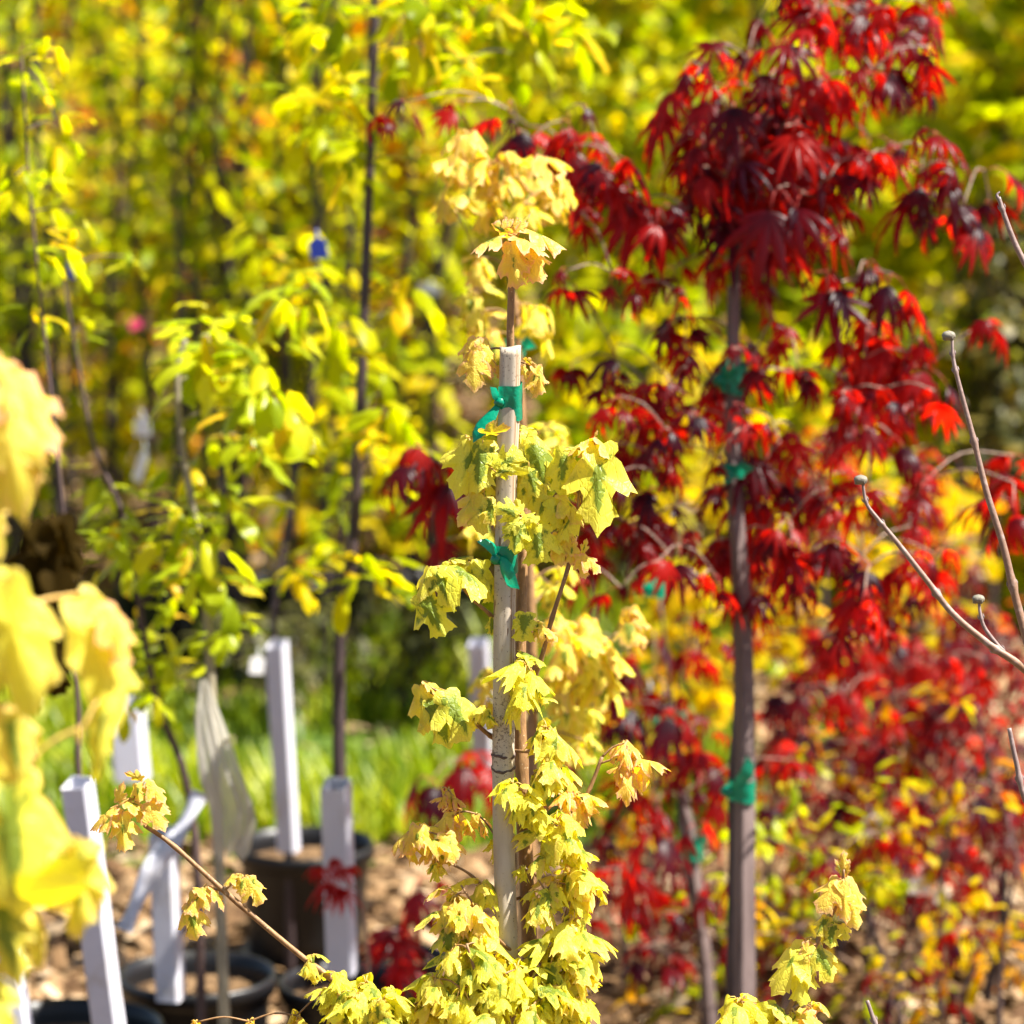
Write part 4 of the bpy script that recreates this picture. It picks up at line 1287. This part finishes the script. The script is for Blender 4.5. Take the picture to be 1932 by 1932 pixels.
def dog_branch(pts, r0, r1, nodes=(), bud=None, c0=0.1, c1=1.0):
    q = spline([P(x, y, DD + dz) for x, y, dz in pts], 9)
    rr = along(q, r0 * .8 / 1000, r1 * .85 / 1000)
    cc = along(q, c0, c1)
    for nx, ny in nodes:
        t = P(nx, ny, DD)
        i = min(range(len(q)), key=lambda k: (q[k] - t).length)
        rr[i] *= 1.38
        if i + 1 < len(rr): rr[i + 1] *= 1.12
    m = MB()
    m.tube(q, rr, 10, col=cc)
    sbs = []
    for nx, ny in nodes:
        t = P(nx, ny, DD)
        i = min(range(1, len(q) - 1), key=lambda k: (q[k] - t).length)
        d = (q[i + 1] - q[i - 1]).normalized()
        for sgn in (-1, 1):
            sd_ = d.cross(FWD).normalized() * sgn
            p0 = q[i] + sd_ * rr[i] * .8
            sbs.append([p0, p0 + d * .002 + sd_ * .0008, p0 + d * .005 + sd_ * .0006])
    o = m.build("branch", M['dogwood'], dog)
    for sb in sbs:
        m = MB(); m.tube(sb, [.0009, .0008, .0002], 6, col=[1, 1, 1]); m.build("side_bud", M['dogwood'], o)
    if bud:
        bx, by, s = bud
        c = P(bx, by, DD + pts[-1][2])
        R = s * PX * DD
        b = MB()
        V, F = [], []
        nu, nv = 20, 10
        for i in range(nv + 1):
            ph = math.pi * i / nv
            for k in range(nu):
                a = 2 * math.pi * k / nu
                sc = 1 + 0.07 * abs(math.sin(2 * a + .4)) - 0.12 * max(0, math.cos(4 * a)) ** 6
                rad = R * math.sin(ph) * sc
                zz = R * .74 * math.cos(ph) * (1 - .15 * max(0, math.cos(ph)) ** 3) + (R * .12 * math.exp(-(ph / .25) ** 2))
                V.append((c.x + rad * math.cos(a), c.y + rad * math.sin(a), c.z + zz))
        for i in range(nv):
            for k in range(nu):
                p, r_ = i * nu + k, i * nu + (k + 1) % nu
                F.append((p, p + nu, r_ + nu, r_))
        b.add(V, F)
        for k in range(4):
            a = k * math.pi / 2 + .5
            o0 = c + Vector((math.cos(a), math.sin(a), 0)) * R * .45 + Vector((0, 0, -R * .62))
            b.tube([o0, o0 + Vector((math.cos(a), math.sin(a), .25)) * R * .5, o0 + Vector((math.cos(a) * .75, math.sin(a) * .75, .9)) * R * .75], [R * .16, R * .15, R * .04], 6)
        b.build("bud", M['bud'], dog)


dog_branch([(2195, 1560, .06), (2050, 1450, .03), (1975, 1330, 0), (1922, 1150, 0), (1893, 1030, 0), (1862, 930, 0), (1836, 825, 0), (1812, 735, 0), (1799, 680, 0), (1796, 640, 0)], 6.2, 1.6, [(1918, 1100), (1840, 838), (1803, 700), (1798, 672)], (1790, 633, 13))
dog_branch([(2195, 1480, .06), (2060, 1380, .03), (1932, 1262, 0), (1872, 1220, 0), (1800, 1160, 0), (1745, 1090, 0), (1690, 1020, 0), (1655, 978, 0), (1635, 950, 0), (1628, 915, 0)], 5.6, 1.6, [(1880, 1226), (1770, 1125), (1664, 990), (1632, 945)], (1624, 905, 13))
dog_branch([(1905, 1244, 0), (1880, 1215, 0), (1858, 1185, 0), (1850, 1160, 0), (1847, 1138, 0)], 3.0, 1.5, [(1893, 1228), (1852, 1168)], (1846, 1130, 12), .9, 1)
dog_branch([(2160, 900, .05), (2050, 720, .02), (1960, 545, 0), (1920, 470, 0), (1898, 415, 0), (1884, 372, 0)], 5.0, 2.3, [(1890, 395)], None, .5, 1)
m_ = [(1886, 366, .7), (1880, 362, .5)]
dog_branch([(1884, 376, 0), (1881, 368, 0), (1886, 362, 0)], 2.4, 0.8, [], None, 1, 1)
dog_branch([(2190, 1700, .06), (2020, 1640, .03), (1940, 1520, 0), (1918, 1440, 0), (1904, 1374, 0)], 4.6, 2.4, [(1925, 1470)], None, .7, 1)
dog_branch([(2230, 2150, .06), (1900, 2120, 0), (1690, 2010, 0), (1655, 1940, 0), (1636, 1888, 0)], 4.6, 2.2, [(1648, 1925)], None, .7, 1)

# ================================================================== LEFT MIDDLE ROW: green-leaved trees, guards, pots
def green_cluster(mb, x, y, s, n, D, dz=0, tpl=OVATE, mat=0, hang=1.0, rn=None):
    N0 = P(x, y - .3 * s, D + dz)
    sz = s * PX * D
    for k in range(n):
        a = rng.uniform(0, 6.28)
        o = Vector((math.cos(a), math.sin(a), 0))
        th = math.radians(rng.uniform(-35, 50) * hang)
        d = o * math.cos(th) - Vector((0, 0, 1)) * math.sin(th)
        nn = o * math.sin(th) + Vector((0, 0, 1)) * math.cos(th)
        B = N0 + o * sz * rng.uniform(.05, .4) + Vector((0, 0, rng.uniform(-.6, .5) * sz))
        put_leaf(mb, tpl, B, d, nn, sz * rng.uniform(.75, 1.25), rng, rng.uniform(.8, 1.2), rng.uniform(.5, 1.6), rng.uniform(.25, .6), .3, .02, 0, rng.random() if rn is None else min(1, max(0, rng.gauss(*rn))))
    return N0


def green_tree(label, path, D, r0, r1, cl, bark='bark_dark', seed=1, ln=80, group=None, leaf='green'):
    global rng
    rng = random.Random(seed)
    b = P(path[0][0], path[0][1], D); b.z = 0
    t = thing("cherry_sapling", label, "tree", b, group)
    pts = [P(x, y, D) for x, y in path]
    if pts[0].z > 0.02: pts = [b] + pts
    tr = spline(pts, 6)
    trunk_mb = MB(); trunk_mb.tube(tr, along(tr, r0, r1), 8)
    cr = MB(); tg = []
    for c in cl:
        x, y, n = c[:3]
        tg.append(green_cluster(cr, x, y, (c[3] if len(c) > 3 else ln) * 1.12, int(n * 1.6), D, rng.uniform(-.15, .15)))
    cr.build("crown", M[leaf], t)
    for p_, r_ in grow([(p, r0 * .5) for p in tr[4:]], tg, rng, .1, .6):
        trunk_mb.tube(p_, r_, 5, 1)
    trunk_mb.build("trunk", [M[bark], M[bark]], t)
    return t


green_tree("dark straight trunk rising from the middle white guard into yellow green leaves", [(645, 1900), (640, 1480), (642, 1180), (668, 1000), (688, 560), (705, 100), (714, -60)], 5.17, .011, .0055,
           [(690, 1100, 6, 60), (560, 1110, 5, 55), (735, 900, 6), (740, 830, 7), (720, 770, 6), (640, 640, 5), (760, 600, 4), (600, 560, 4, 60), (780, 540, 3), (610, 240, 8), (640, 180, 7), (560, 230, 6), (740, 150, 7), (820, 120, 7), (770, 60, 8), (850, 60, 8), (930, 40, 8), (1010, 60, 9), (1080, 60, 7), (650, 60, 6), (600, 20, 6), (680, 320, 6), (640, 330, 6), (880, 150, 6), (980, 130, 6), (790, 20, 6), (560, 90, 5), (730, 1080, 4), (655, 1100, 5)], seed=91, leaf='lime')
green_tree("slim double stemmed sapling with arching green leaves beside the hanging plastic sleeve", [(375, 1700), (350, 1470), (290, 1300), (240, 1000), (180, 850), (150, 700), (112, 480)], 5.1, .007, .0016,
           [(225, 980, 8, 70), (300, 1080, 8, 70), (190, 920, 5, 60), (260, 1070, 6), (330, 1130, 6, 60), (210, 1060, 7, 60), (260, 1200, 6, 60), (300, 1230, 6), (150, 640, 4, 50), (120, 500, 4, 60), (240, 500, 3, 50), (290, 1340, 4, 50), (320, 1290, 6, 60), (90, 360, 4, 60), (230, 1330, 4, 60), (320, 990, 6, 60)], seed=92, bark='bark_far')
green_tree("pale stemmed sapling topped with bright green drooping leaves", [(425, 2000), (412, 1600), (396, 1250), (380, 1050), (345, 850), (335, 700), (350, 640)], 4.9, .009, .003,
           [(420, 650, 9, 90), (400, 700, 8, 90), (465, 690, 7, 90), (370, 740, 6, 80), (500, 740, 6, 80), (380, 660, 6, 80), (530, 820, 5, 90), (480, 860, 6, 90), (440, 1010, 4, 100), (420, 960, 7, 60), (350, 1000, 7, 60), (400, 1080, 5, 90), (380, 1070, 6, 70), (420, 1170, 5, 70), (430, 1240, 4, 90), (330, 1040, 6, 60), (360, 900, 5, 55), (400, 840, 4, 55), (540, 590, 5, 90), (580, 570, 4, 90), (520, 640, 4, 80), (320, 900, 4, 50), (450, 800, 5, 70)], bark='bark_grey', seed=93)
green_tree("sapling in the far pot with ochre green leaves above its white guard", [(545, 1620), (530, 1380), (516, 1180), (540, 1000), (590, 700), (600, 500)], 6.1, .009, .003,
           [(620, 620, 7, 70), (560, 540, 7, 70), (640, 720, 6, 70), (600, 780, 6, 60), (690, 700, 5, 70), (660, 820, 5, 60), (580, 480, 6, 60), (630, 1000, 6, 60), (600, 1050, 7, 55), (560, 1080, 6, 55), (540, 940, 4, 55), (490, 470, 5, 60), (660, 520, 5, 60), (700, 880, 4, 60), (640, 900, 5, 60)], seed=94, leaf='lime')
green_tree("thin sapling rising from the leaning guard behind the blurred yellow leaves", [(200, 2000), (150, 1480), (148, 1340), (122, 1000), (100, 780), (60, 400), (40, 100)], 4.75, .0055, .0015,
           [(110, 260, 6, 60), (80, 480, 5, 60), (60, 620, 5, 60), (50, 150, 6, 60), (100, 100, 5, 60), (30, 350, 5, 60), (140, 420, 4, 55)], seed=95, leaf='lime', bark='bark_far')

guard("upright white trunk guard with red leaves caught on it", P(634, 1480, 5.12), P(645, 1835, 5.15), .036)
guard("white trunk guard leaning right at the bottom left", P(146, 1478, 4.72), P(215, 2010, 4.75), .033, 30)
guard("tall white trunk guard standing in the far black pot", P(522, 1215, 6.05), P(545, 1605, 6.1), .030, 30)
guard("short white trunk guard behind the diagonal white strip", P(308, 1570, 5.25), P(322, 1885, 5.25), .033, 30)
guard("white trunk guard cut by the left edge of the picture", P(5, 1790, 4.5), P(45, 2040, 4.5), .036, 40)
guard("distant white trunk guard just left of the bamboo stake", P(903, 1212, 6.3), P(912, 1460, 6.4), .031, 35)
guard("broad pale guard in the shade behind the slim sapling", P(238, 1325, 6.0), P(250, 1470, 6.0), .050, 40)

# diagonal strip of white plastic
m = MB()
q = spline([P(378, 1495, 4.95), P(330, 1580, 4.93), P(280, 1650, 4.9), P(232, 1755, 4.88)], 6)
V, F = [], []
for i, p in enumerate(q):
    d = (q[min(i + 1, len(q) - 1)] - q[max(0, i - 1)]).normalized()
    s = rot_about(d.cross(-FWD).normalized(), d, 20 + 30 * math.sin(i * .5))
    nn = d.cross(s)
    for a, b in ((-1, .3), (0, -.2), (1, .3), (1, .2), (0, -.3), (-1, .2)):
        V.append(tuple(p + s * a * .014 + nn * b * .008))
for i in range(len(q) - 1):
    for k in range(6):
        a, b = i * 6 + k, i * 6 + (k + 1) % 6
        F.append((a, b, b + 6, a + 6))
F += [tuple(range(6)), tuple((len(q) - 1) * 6 + k for k in range(6))[::-1]]
m.add(V, F)
tag(m.build("plastic_strip", M['guard']), "diagonal white plastic strip lying across the short guard", "plastic strip")

# cloudy plastic sleeve hanging on the pale stem
m = MB()
rng = random.Random(101)
axis = spline([P(384, 1285, 4.85), P(391, 1360, 4.84), P(410, 1450, 4.83), P(434, 1530, 4.84), P(430, 1600, 4.85)], 7)
NA = len(axis)
V, F, NK = [], [], 40
fold = [rng.uniform(-1, 1) for _ in range(NK)]
for i, p in enumerate(axis):
    u = i / (NA - 1)
    w = .004 + .015 * math.sin(math.pi * min(1, u * .9) ** 1.25) ** .9 + .008 * u
    for k in range(NK):
        a = 2 * math.pi * k / NK
        cr_ = .30 * math.sin(5 * a + 2.2 * u) + .22 * math.sin(9 * a - 3 * u) + .16 * fold[k] * (0.3 + u)
        rr = w * (1 + cr_)
        zz = p.z + (.02 * fold[(k * 3) % NK] if i == NA - 1 else .004 * math.sin(4 * a + 5 * u))
        V.append((p.x + rr * math.cos(a), p.y + rr * .45 * math.sin(a), zz))
for i in range(NA - 1):
    for k in range(NK):
        a, b = i * NK + k, i * NK + (k + 1) % NK
        F.append((a, b, b + NK, a + NK))
m.add(V, F)
tag(m.build("plastic_sleeve", M['sleeve']), "crumpled cloudy plastic sleeve hanging round the pale stem", "plastic sleeve")


def pot_px(label, x, y, r, h=.24):
    """pot whose rim centre appears at picture x,y"""
    D = ground_depth(y, h)
    p = P(x, y, D)
    return pot(label, p.x, p.y, r, h)


pot_px("black pot of bark soil holding the tall white guard", 575, 1590, .118, .22)
pot_px("black pot at the bottom left under the short guard", 372, 1835, .118, .22)
pot_px("black pot cut by the bottom edge under the leaning guard", 130, 1935, .135, .22)
pot_px("black pot hidden low behind the middle guard", 650, 1850, .10, .2)
pot_px("small black pot on the chips left of the yellow maple's foot", 770, 1800, .06, .16)

# red feathery sprig caught on the middle guard
rng = random.Random(111)
b = P(640, 1655, 5.05)
sp = thing("laceleaf_sprig", "feathery red maple sprig growing across the middle white guard", "plant", Vector((b.x, b.y, 0)))
mb = MB(); stem = spline([Vector((b.x + .05, b.y + .01, 0)), P(690, 1750, 5.04), P(660, 1670, 5.03), P(640, 1650, 5.03)], 5)
mb.tube(stem, along(stem, .003, .001), 6); mb.build("stem", M['twig_red'], sp)
cr = MB()
for x, y, s in ((600, 1655, 60), (640, 1660, 80), (620, 1690, 80), (665, 1655, 55), (645, 1700, 70), (630, 1640, 45)):
    for k in range(2):
        a = rng.uniform(0, 6.28)
        o = Vector((math.cos(a), math.sin(a), -.3))
        palm_leaf(cr, P(x, y - 20, 5.02), o, Vector((0, -.4, 1)), s * PX * 5.0, rng, 1.3, 7, .045, rnd=.8)
cr.build("leaves", M['red'], sp)

# ================================================================== FAR NURSERY ROWS
def make_sapling(name, leaf, tpl, lsz, H, crown0, rad, nb, npb, seed, droop=.3, bark='bark_far'):
    rg = random.Random(seed)
    t = thing(name, "x", "tree", (0, 0, 0))
    pts = [Vector((0, 0, 0))]
    for i in range(1, 7):
        pts.append(Vector((rg.uniform(-.025, .025) * i * .5, rg.uniform(-.025, .025) * i * .5, H * i / 6)))
    tr = spline(pts, 3)
    mb = MB(); mb.tube(tr, along(tr, .017, .004), 7)
    cr = MB()
    for b in range(nb):
        h = crown0 + (1 - crown0) * (b + rg.random()) / nb
        i = min(len(tr) - 1, int(h * (len(tr) - 1)))
        a = b * 2.4 + rg.uniform(-.5, .5)
        ln = rad * (1.15 - .6 * h) * rg.uniform(.6, 1.3)
        el = math.radians(rg.uniform(20, 65))
        d = Vector((math.cos(a) * math.cos(el), math.sin(a) * math.cos(el), math.sin(el)))
        q = spline([tr[i], tr[i] + d * ln * .5 + Vector((0, 0, .02)), tr[i] + d * ln + Vector((0, 0, -droop * ln * .4))], 3)
        mb.tube(q, along(q, .004, .001), 5)
        for k in range(npb):
            c = q[rg.randrange(1, len(q))]
            aa = rg.uniform(0, 6.28)
            o = Vector((math.cos(aa), math.sin(aa), rg.uniform(-.9, .3))).normalized()
            n = Vector((rg.uniform(-.5, .5), rg.uniform(-.5, .5), 1))
            put_leaf(cr, tpl, c + Vector((rg.gauss(0, .03), rg.gauss(0, .03), rg.gauss(0, .03))), o, n, lsz * rg.uniform(.7, 1.3), rg, rg.uniform(.8, 1.2), rg.uniform(.3, 1.2), .35, .2, .02)
    mb.build("trunk", M[bark], t)
    cr.build("crown", M[leaf], t)
    return t


protos = {
    'lime_tall': make_sapling("nursery_sapling", 'lime', OVATE_WIDE, .075, 1.95, .05, .42, 36, 22, 201),
    'lime_thin': make_sapling("nursery_sapling", 'lime', OVATE_LO, .070, 1.8, .04, .30, 30, 20, 202),
    'green_thin': make_sapling("nursery_sapling", 'green', OVATE_LO, .075, 1.7, .04, .30, 30, 19, 203),
    'amber': make_sapling("nursery_sapling", 'amber', OVATE_LO, .070, 1.75, .04, .32, 28, 18, 204),
    'russet': make_sapling("nursery_sapling", 'russet', OVATE_LO, .065, 1.8, .12, .34, 30, 18, 205),
    'bare': make_sapling("nursery_sapling", 'amber', OVATE_LO, .060, 1.9, .15, .30, 22, 7, 206, bark='bark_grey'),
    'lime_big': make_sapling("nursery_sapling", 'lime', OVATE_WIDE, .10, 2.2, .25, .5, 34, 20, 207),
    'lime_low': make_sapling("nursery_sapling", 'lime', OVATE_WIDE, .075, 1.5, .03, .40, 44, 24, 208),
}
LAB = {
    'lime_low': "low branched yellow green sapling in the nearest of the far rows",
    'lime_tall': "bushy yellow green nursery sapling in the far blurred rows",
    'lime_thin': "slim yellow green nursery sapling in the far blurred rows",
    'green_thin': "slim fresh green nursery sapling in the far blurred rows",
    'amber': "amber leaved nursery sapling in the far blurred rows",
    'russet': "russet brown nursery sapling in the far blurred rows",
    'bare': "nearly bare grey stemmed sapling in the far blurred rows",
    'lime_big': "large leaved yellow green sapling in the far blurred rows",
}
used = {k: False for k in protos}


def copy_tree(root):
    r = root.copy(); C.objects.link(r)
    for ch in root.children:
        c = ch.copy(); C.objects.link(c); c.parent = r
    return r


rng = random.Random(77)
rows = [8.75, 9.2, 9.7, 10.3, 11.1, 12.2, 13.4, 14.8, 16.4, 18.2, 20.5, 23.0, 26.0, 30.0, 35.0, 42.0]
for ri, D in enumerate(rows):
    half = .146 * D + .5
    step = (.40 if D < 10.5 else .38) + .024 * D
    x = -half + rng.uniform(0, step)
    while x < half:
        fx = x / (.1412 * D)
        pr = rng.random()
        if fx < -.25:
            kind = 'green_thin' if pr < .34 else 'lime_thin' if pr < .60 else 'amber' if pr < .72 else 'bare' if pr < .88 else 'russet'
        elif fx < .25:
            kind = 'lime_tall' if pr < .4 else 'lime_big' if pr < .7 else 'lime_thin' if pr < .85 else 'amber'
        else:
            kind = 'lime_tall' if pr < .4 else 'lime_thin' if pr < .7 else 'amber' if pr < .78 else 'green_thin'
        if ri >= 11 and pr > .45:
            kind = rng.choice(['russet', 'lime_thin', 'bare', 'russet'] if fx < .3 else ['lime_thin', 'lime_tall'])
        if ri <= 3 and kind in ('lime_big', 'bare'):
            kind = 'lime_low'
        if ri == 0 and x > .3:
            kind = 'lime_low' if pr < .85 else 'amber'
        o = protos[kind] if not used[kind] else copy_tree(protos[kind])
        used[kind] = True
        sc = rng.uniform(.85, 1.15) * (1.0 if ri < 4 else 1.0 + .06 * (ri - 3))
        o.location = (x, D + rng.uniform(-.25, .25), 0)
        o.rotation_euler = (0, 0, rng.uniform(0, 6.28))
        o.scale = (sc, sc, sc * rng.uniform(.92, 1.1))
        o['label'] = LAB[kind]
        o['group'] = kind.replace('_', ' ') + " saplings in the far rows"
        x += step * rng.uniform(.7, 1.3)
# dark-stemmed young whips standing in front of the rows at the left
rng = random.Random(79)
WL = "dark thin stemmed whip with few leaves among the rows at the left"
whip = make_sapling("nursery_whip", 'lime', OVATE_LO, .07, 1.9, .25, .16, 18, 5, 209, bark='bark_dark')
for i in range(24):
    D = rng.uniform(8.2, 8.75)
    o = whip if i == 0 else copy_tree(whip)
    x = rng.choice([-10, 15, 45, 95, 125, 160, 205, 250, 300, 330, 385, 440, 500, 560, 620, 810]) + rng.uniform(-18, 18)
    o.location = ((x - W / 2) * PX * D, D, 0)
    o.rotation_euler = (rng.uniform(-.04, .04), rng.uniform(-.04, .04), rng.uniform(0, 6.28))
    k = rng.uniform(.7, 1.0); o.scale = (k, k, rng.uniform(.9, 1.15))
    o['label'] = WL
    o['group'] = "dark stemmed whips at the left"

# pots of the first far row that show between the leaves
rng = random.Random(78)
for i, (x, y) in enumerate([(545, 1075), (640, 1070), (300, 1085), (820, 1075)]):
    D = ground_depth(y, .24)
    p = P(x, y, D)
    pot(["far black pot below the ochre sapling", "far black pot next to the one below the ochre sapling", "far black pot glimpsed among green leaves at the left", "far black pot glimpsed left of the bamboo stake"][i], p.x, p.y, .10, .22)
guard("pale guard on a far sapling above the tall white guard", P(515, 940, 9.0), P(530, 1075, 9.0), .055, 30)

# golden shrubs between the red maples and the rows
EXTRA_LOW = 1.0


def shrub(label, x, y0, y1, D, rx, n, leaf, tpl, lsz, seed, group, name="golden_shrub", rn=None):
    global rng
    rng = random.Random(seed)
    b = P(x, y1, D); b.z = 0
    t = thing(name, label, "shrub", b, group)
    cr = MB(); tg = []
    for i in range(n):
        u = rng.random()
        tg.append(green_cluster(cr, x + rng.gauss(0, .5) * rx, y0 + (y1 - y0) * u, lsz, rng.choice([3, 4, 5]), D, rng.uniform(-.25, .25), tpl, 0, 1.3, rn))
    cr.build("crown", M[leaf], t)
    mb = MB()
    top = P(x, y0, D).z
    tr = spline([b, b + Vector((0, .02, top * .4)), b + Vector((.02, 0, top * .8))], 4)
    mb.tube(tr, along(tr, .008, .002), 6)
    for p_, r_ in grow([(p, .004) for p in tr], tg, rng, .1, .5):
        mb.tube(p_, r_, 5)
    mb.build("stems", M['bark_far'], t)


GS = "golden shrubs behind the red maples"
shrub("golden shrub hanging between the yellow maple and the weathered stake", 1290, 1060, 1330, 6.9, 90, 34, 'golden', OVATE_WIDE, 60, 301, GS, rn=(.3, .2))
shrub("golden green shrub right of the weathered stake's thin tie", 1500, 960, 1250, 7.2, 110, 30, 'golden', OVATE_WIDE, 56, 302, GS, rn=(.3, .25))
shrub("golden shrub behind the fork of the dogwood twigs", 1680, 940, 1200, 7.4, 110, 30, 'golden', OVATE_WIDE, 54, 303, GS, rn=(.4, .3))
shrub("golden orange shrub behind the lower dogwood bud at the right", 1810, 900, 1180, 7.8, 90, 18, 'amber', OVATE_WIDE, 54, 304, GS)
shrub("golden shrub above the weathered stake's topmost tie", 1320, 640, 980, 7.6, 120, 34, 'golden', OVATE_WIDE, 56, 305, GS, rn=(.25, .2))
shrub("lime shrub behind the peach yellow maple's upper leaves", 1120, 560, 1000, 8.0, 130, 40, 'lime', OVATE_WIDE, 60, 306, GS)
shrub("lime shrub behind the red crown at the upper right", 1560, 560, 900, 8.3, 140, 34, 'lime', OVATE_WIDE, 56, 307, GS)
LS = "low orange and green plants at the bottom right"
for i, (x, y0, y1, D, lf, lab) in enumerate([
        (1450, 1300, 1700, 6.3, 'amber', "low orange green plant just right of the weathered stake"),
        (1560, 1420, 1760, 6.0, 'amber', "low orange green plant under the stake's lowest tie to the right"),
        (1180, 1500, 1900, 6.0, 'amber', "low orange green plant right of the yellow maple's lower leaves"),
        (1330, 1650, 1950, 5.7, 'lime', "low lime plant at the foot of the leaning stake"),
        (1700, 1620, 1930, 5.8, 'lime', "low lime plant behind the sprig with the pink tip"),
        (1820, 1700, 1950, 5.7, 'golden', "low golden plant near the bottom right corner"),
        (1480, 1680, 1950, 5.6, 'golden', "low golden plant left of the sprig with the pink tip"),
        (1620, 1250, 1450, 6.3, 'green', "low green plant among the low red maples"),
        (1780, 1280, 1600, 5.8, 'amber', "low orange green plant mixed into the low red maple nearest the right edge"),
        (1640, 1440, 1720, 5.7, 'lime', "low lime plant below the low green plant and above the pink tipped sprig"),
        (1890, 1500, 1850, 5.6, 'amber', "low orange plant cut by the right edge under the bare twig"),
        (1230, 1240, 1500, 6.2, 'amber', "low orange plant right of the peach yellow maple's lower leaves"),
        (1500, 1500, 1800, 5.6, 'green', "low green plant between the weathered stake and the pink tipped sprig")]):
    shrub(lab, x, y0, y1, D, 130, 17, lf, OVATE_LO, 46, 320 + i, LS, "low_shrub", None if lf != 'amber' else (.5, .3))

# olive leaves imitate a shaded gap at right; weeds darkened as shaded grass
OG = "dark shrubs standing in for shade behind the colourful rows"
shrub("dark olive leaves standing in for a shaded gap at the right edge", 1880, 380, 900, 8.6, 90, 120, 'olive', OVATE_LO, 60, 341, OG, "shade_fill_shrub")
shrub("dark green weeds with grass shade in their colour left of the bamboo stake", 790, 1130, 1330, 8.3, 120, 60, 'olive', OVATE_LO, 50, 342, OG, "shade_fill_shrub", rn=(.2, .2))

shrub("dark green weeds with grass shade in their colour behind the tall white guard", 500, 1150, 1300, 8.0, 160, 60, 'olive', OVATE_LO, 46, 343, OG, "shade_fill_shrub", rn=(.3, .25))

# plant labels
for i, (x, y, D, w, h, mt, lab) in enumerate([
        (600, 468, 5.6, .028, .032, 'tag_blue', "blue plant label left of the dark trunk"),
        (142, 505, 7.8, .025, .04, 'tag_blue', "small blue plant label near the thin left sapling"),
        (255, 612, 7.8, .028, .02, 'tag_pink', "pink plant label among the left rows"),
        (268, 805, 7.0, .032, .036, 'tag_white', "white plant label above the slim double stemmed sapling"),
        (572, 828, 7.0, .035, .045, 'tag_white', "white plant label below the ochre sapling's leaves"),
        (265, 880, 7.0, .02, .06, 'tag_white', "long white plant label hanging under another white label"),
        (1548, 1055, 6.6, .026, .055, 'tag_white', "white plant label right of the weathered stake"),
        (1645, 1560, 5.9, .05, .035, 'tag_white', "white plant label lying among low red maples"),
        (1735, 1672, 5.7, .035, .03, 'tag_white', "white plant label on the chips near the bottom right"),
        (1775, 1690, 5.7, .025, .025, 'tag_white', "tiny white plant label right of the one on the chips"),
        (1592, 1305, 6.2, .025, .02, 'tag_white', "tiny white plant label on the low red maple's twig"),
        (1228, 1330, 5.9, .025, .045, 'tag_white', "white plant label between the peach leaves and the short red maple"),
        (810, 545, 8.0, .05, .02, 'tag_white', "pale plant label between the dark trunk and the yellow maple"),
        (485, 1255, 5.9, .025, .03, 'tag_white', "white plant label beside the top of the tall guard")]):
    plant_tag(lab, P(x, y, D), w, h, mt, 400 + i)
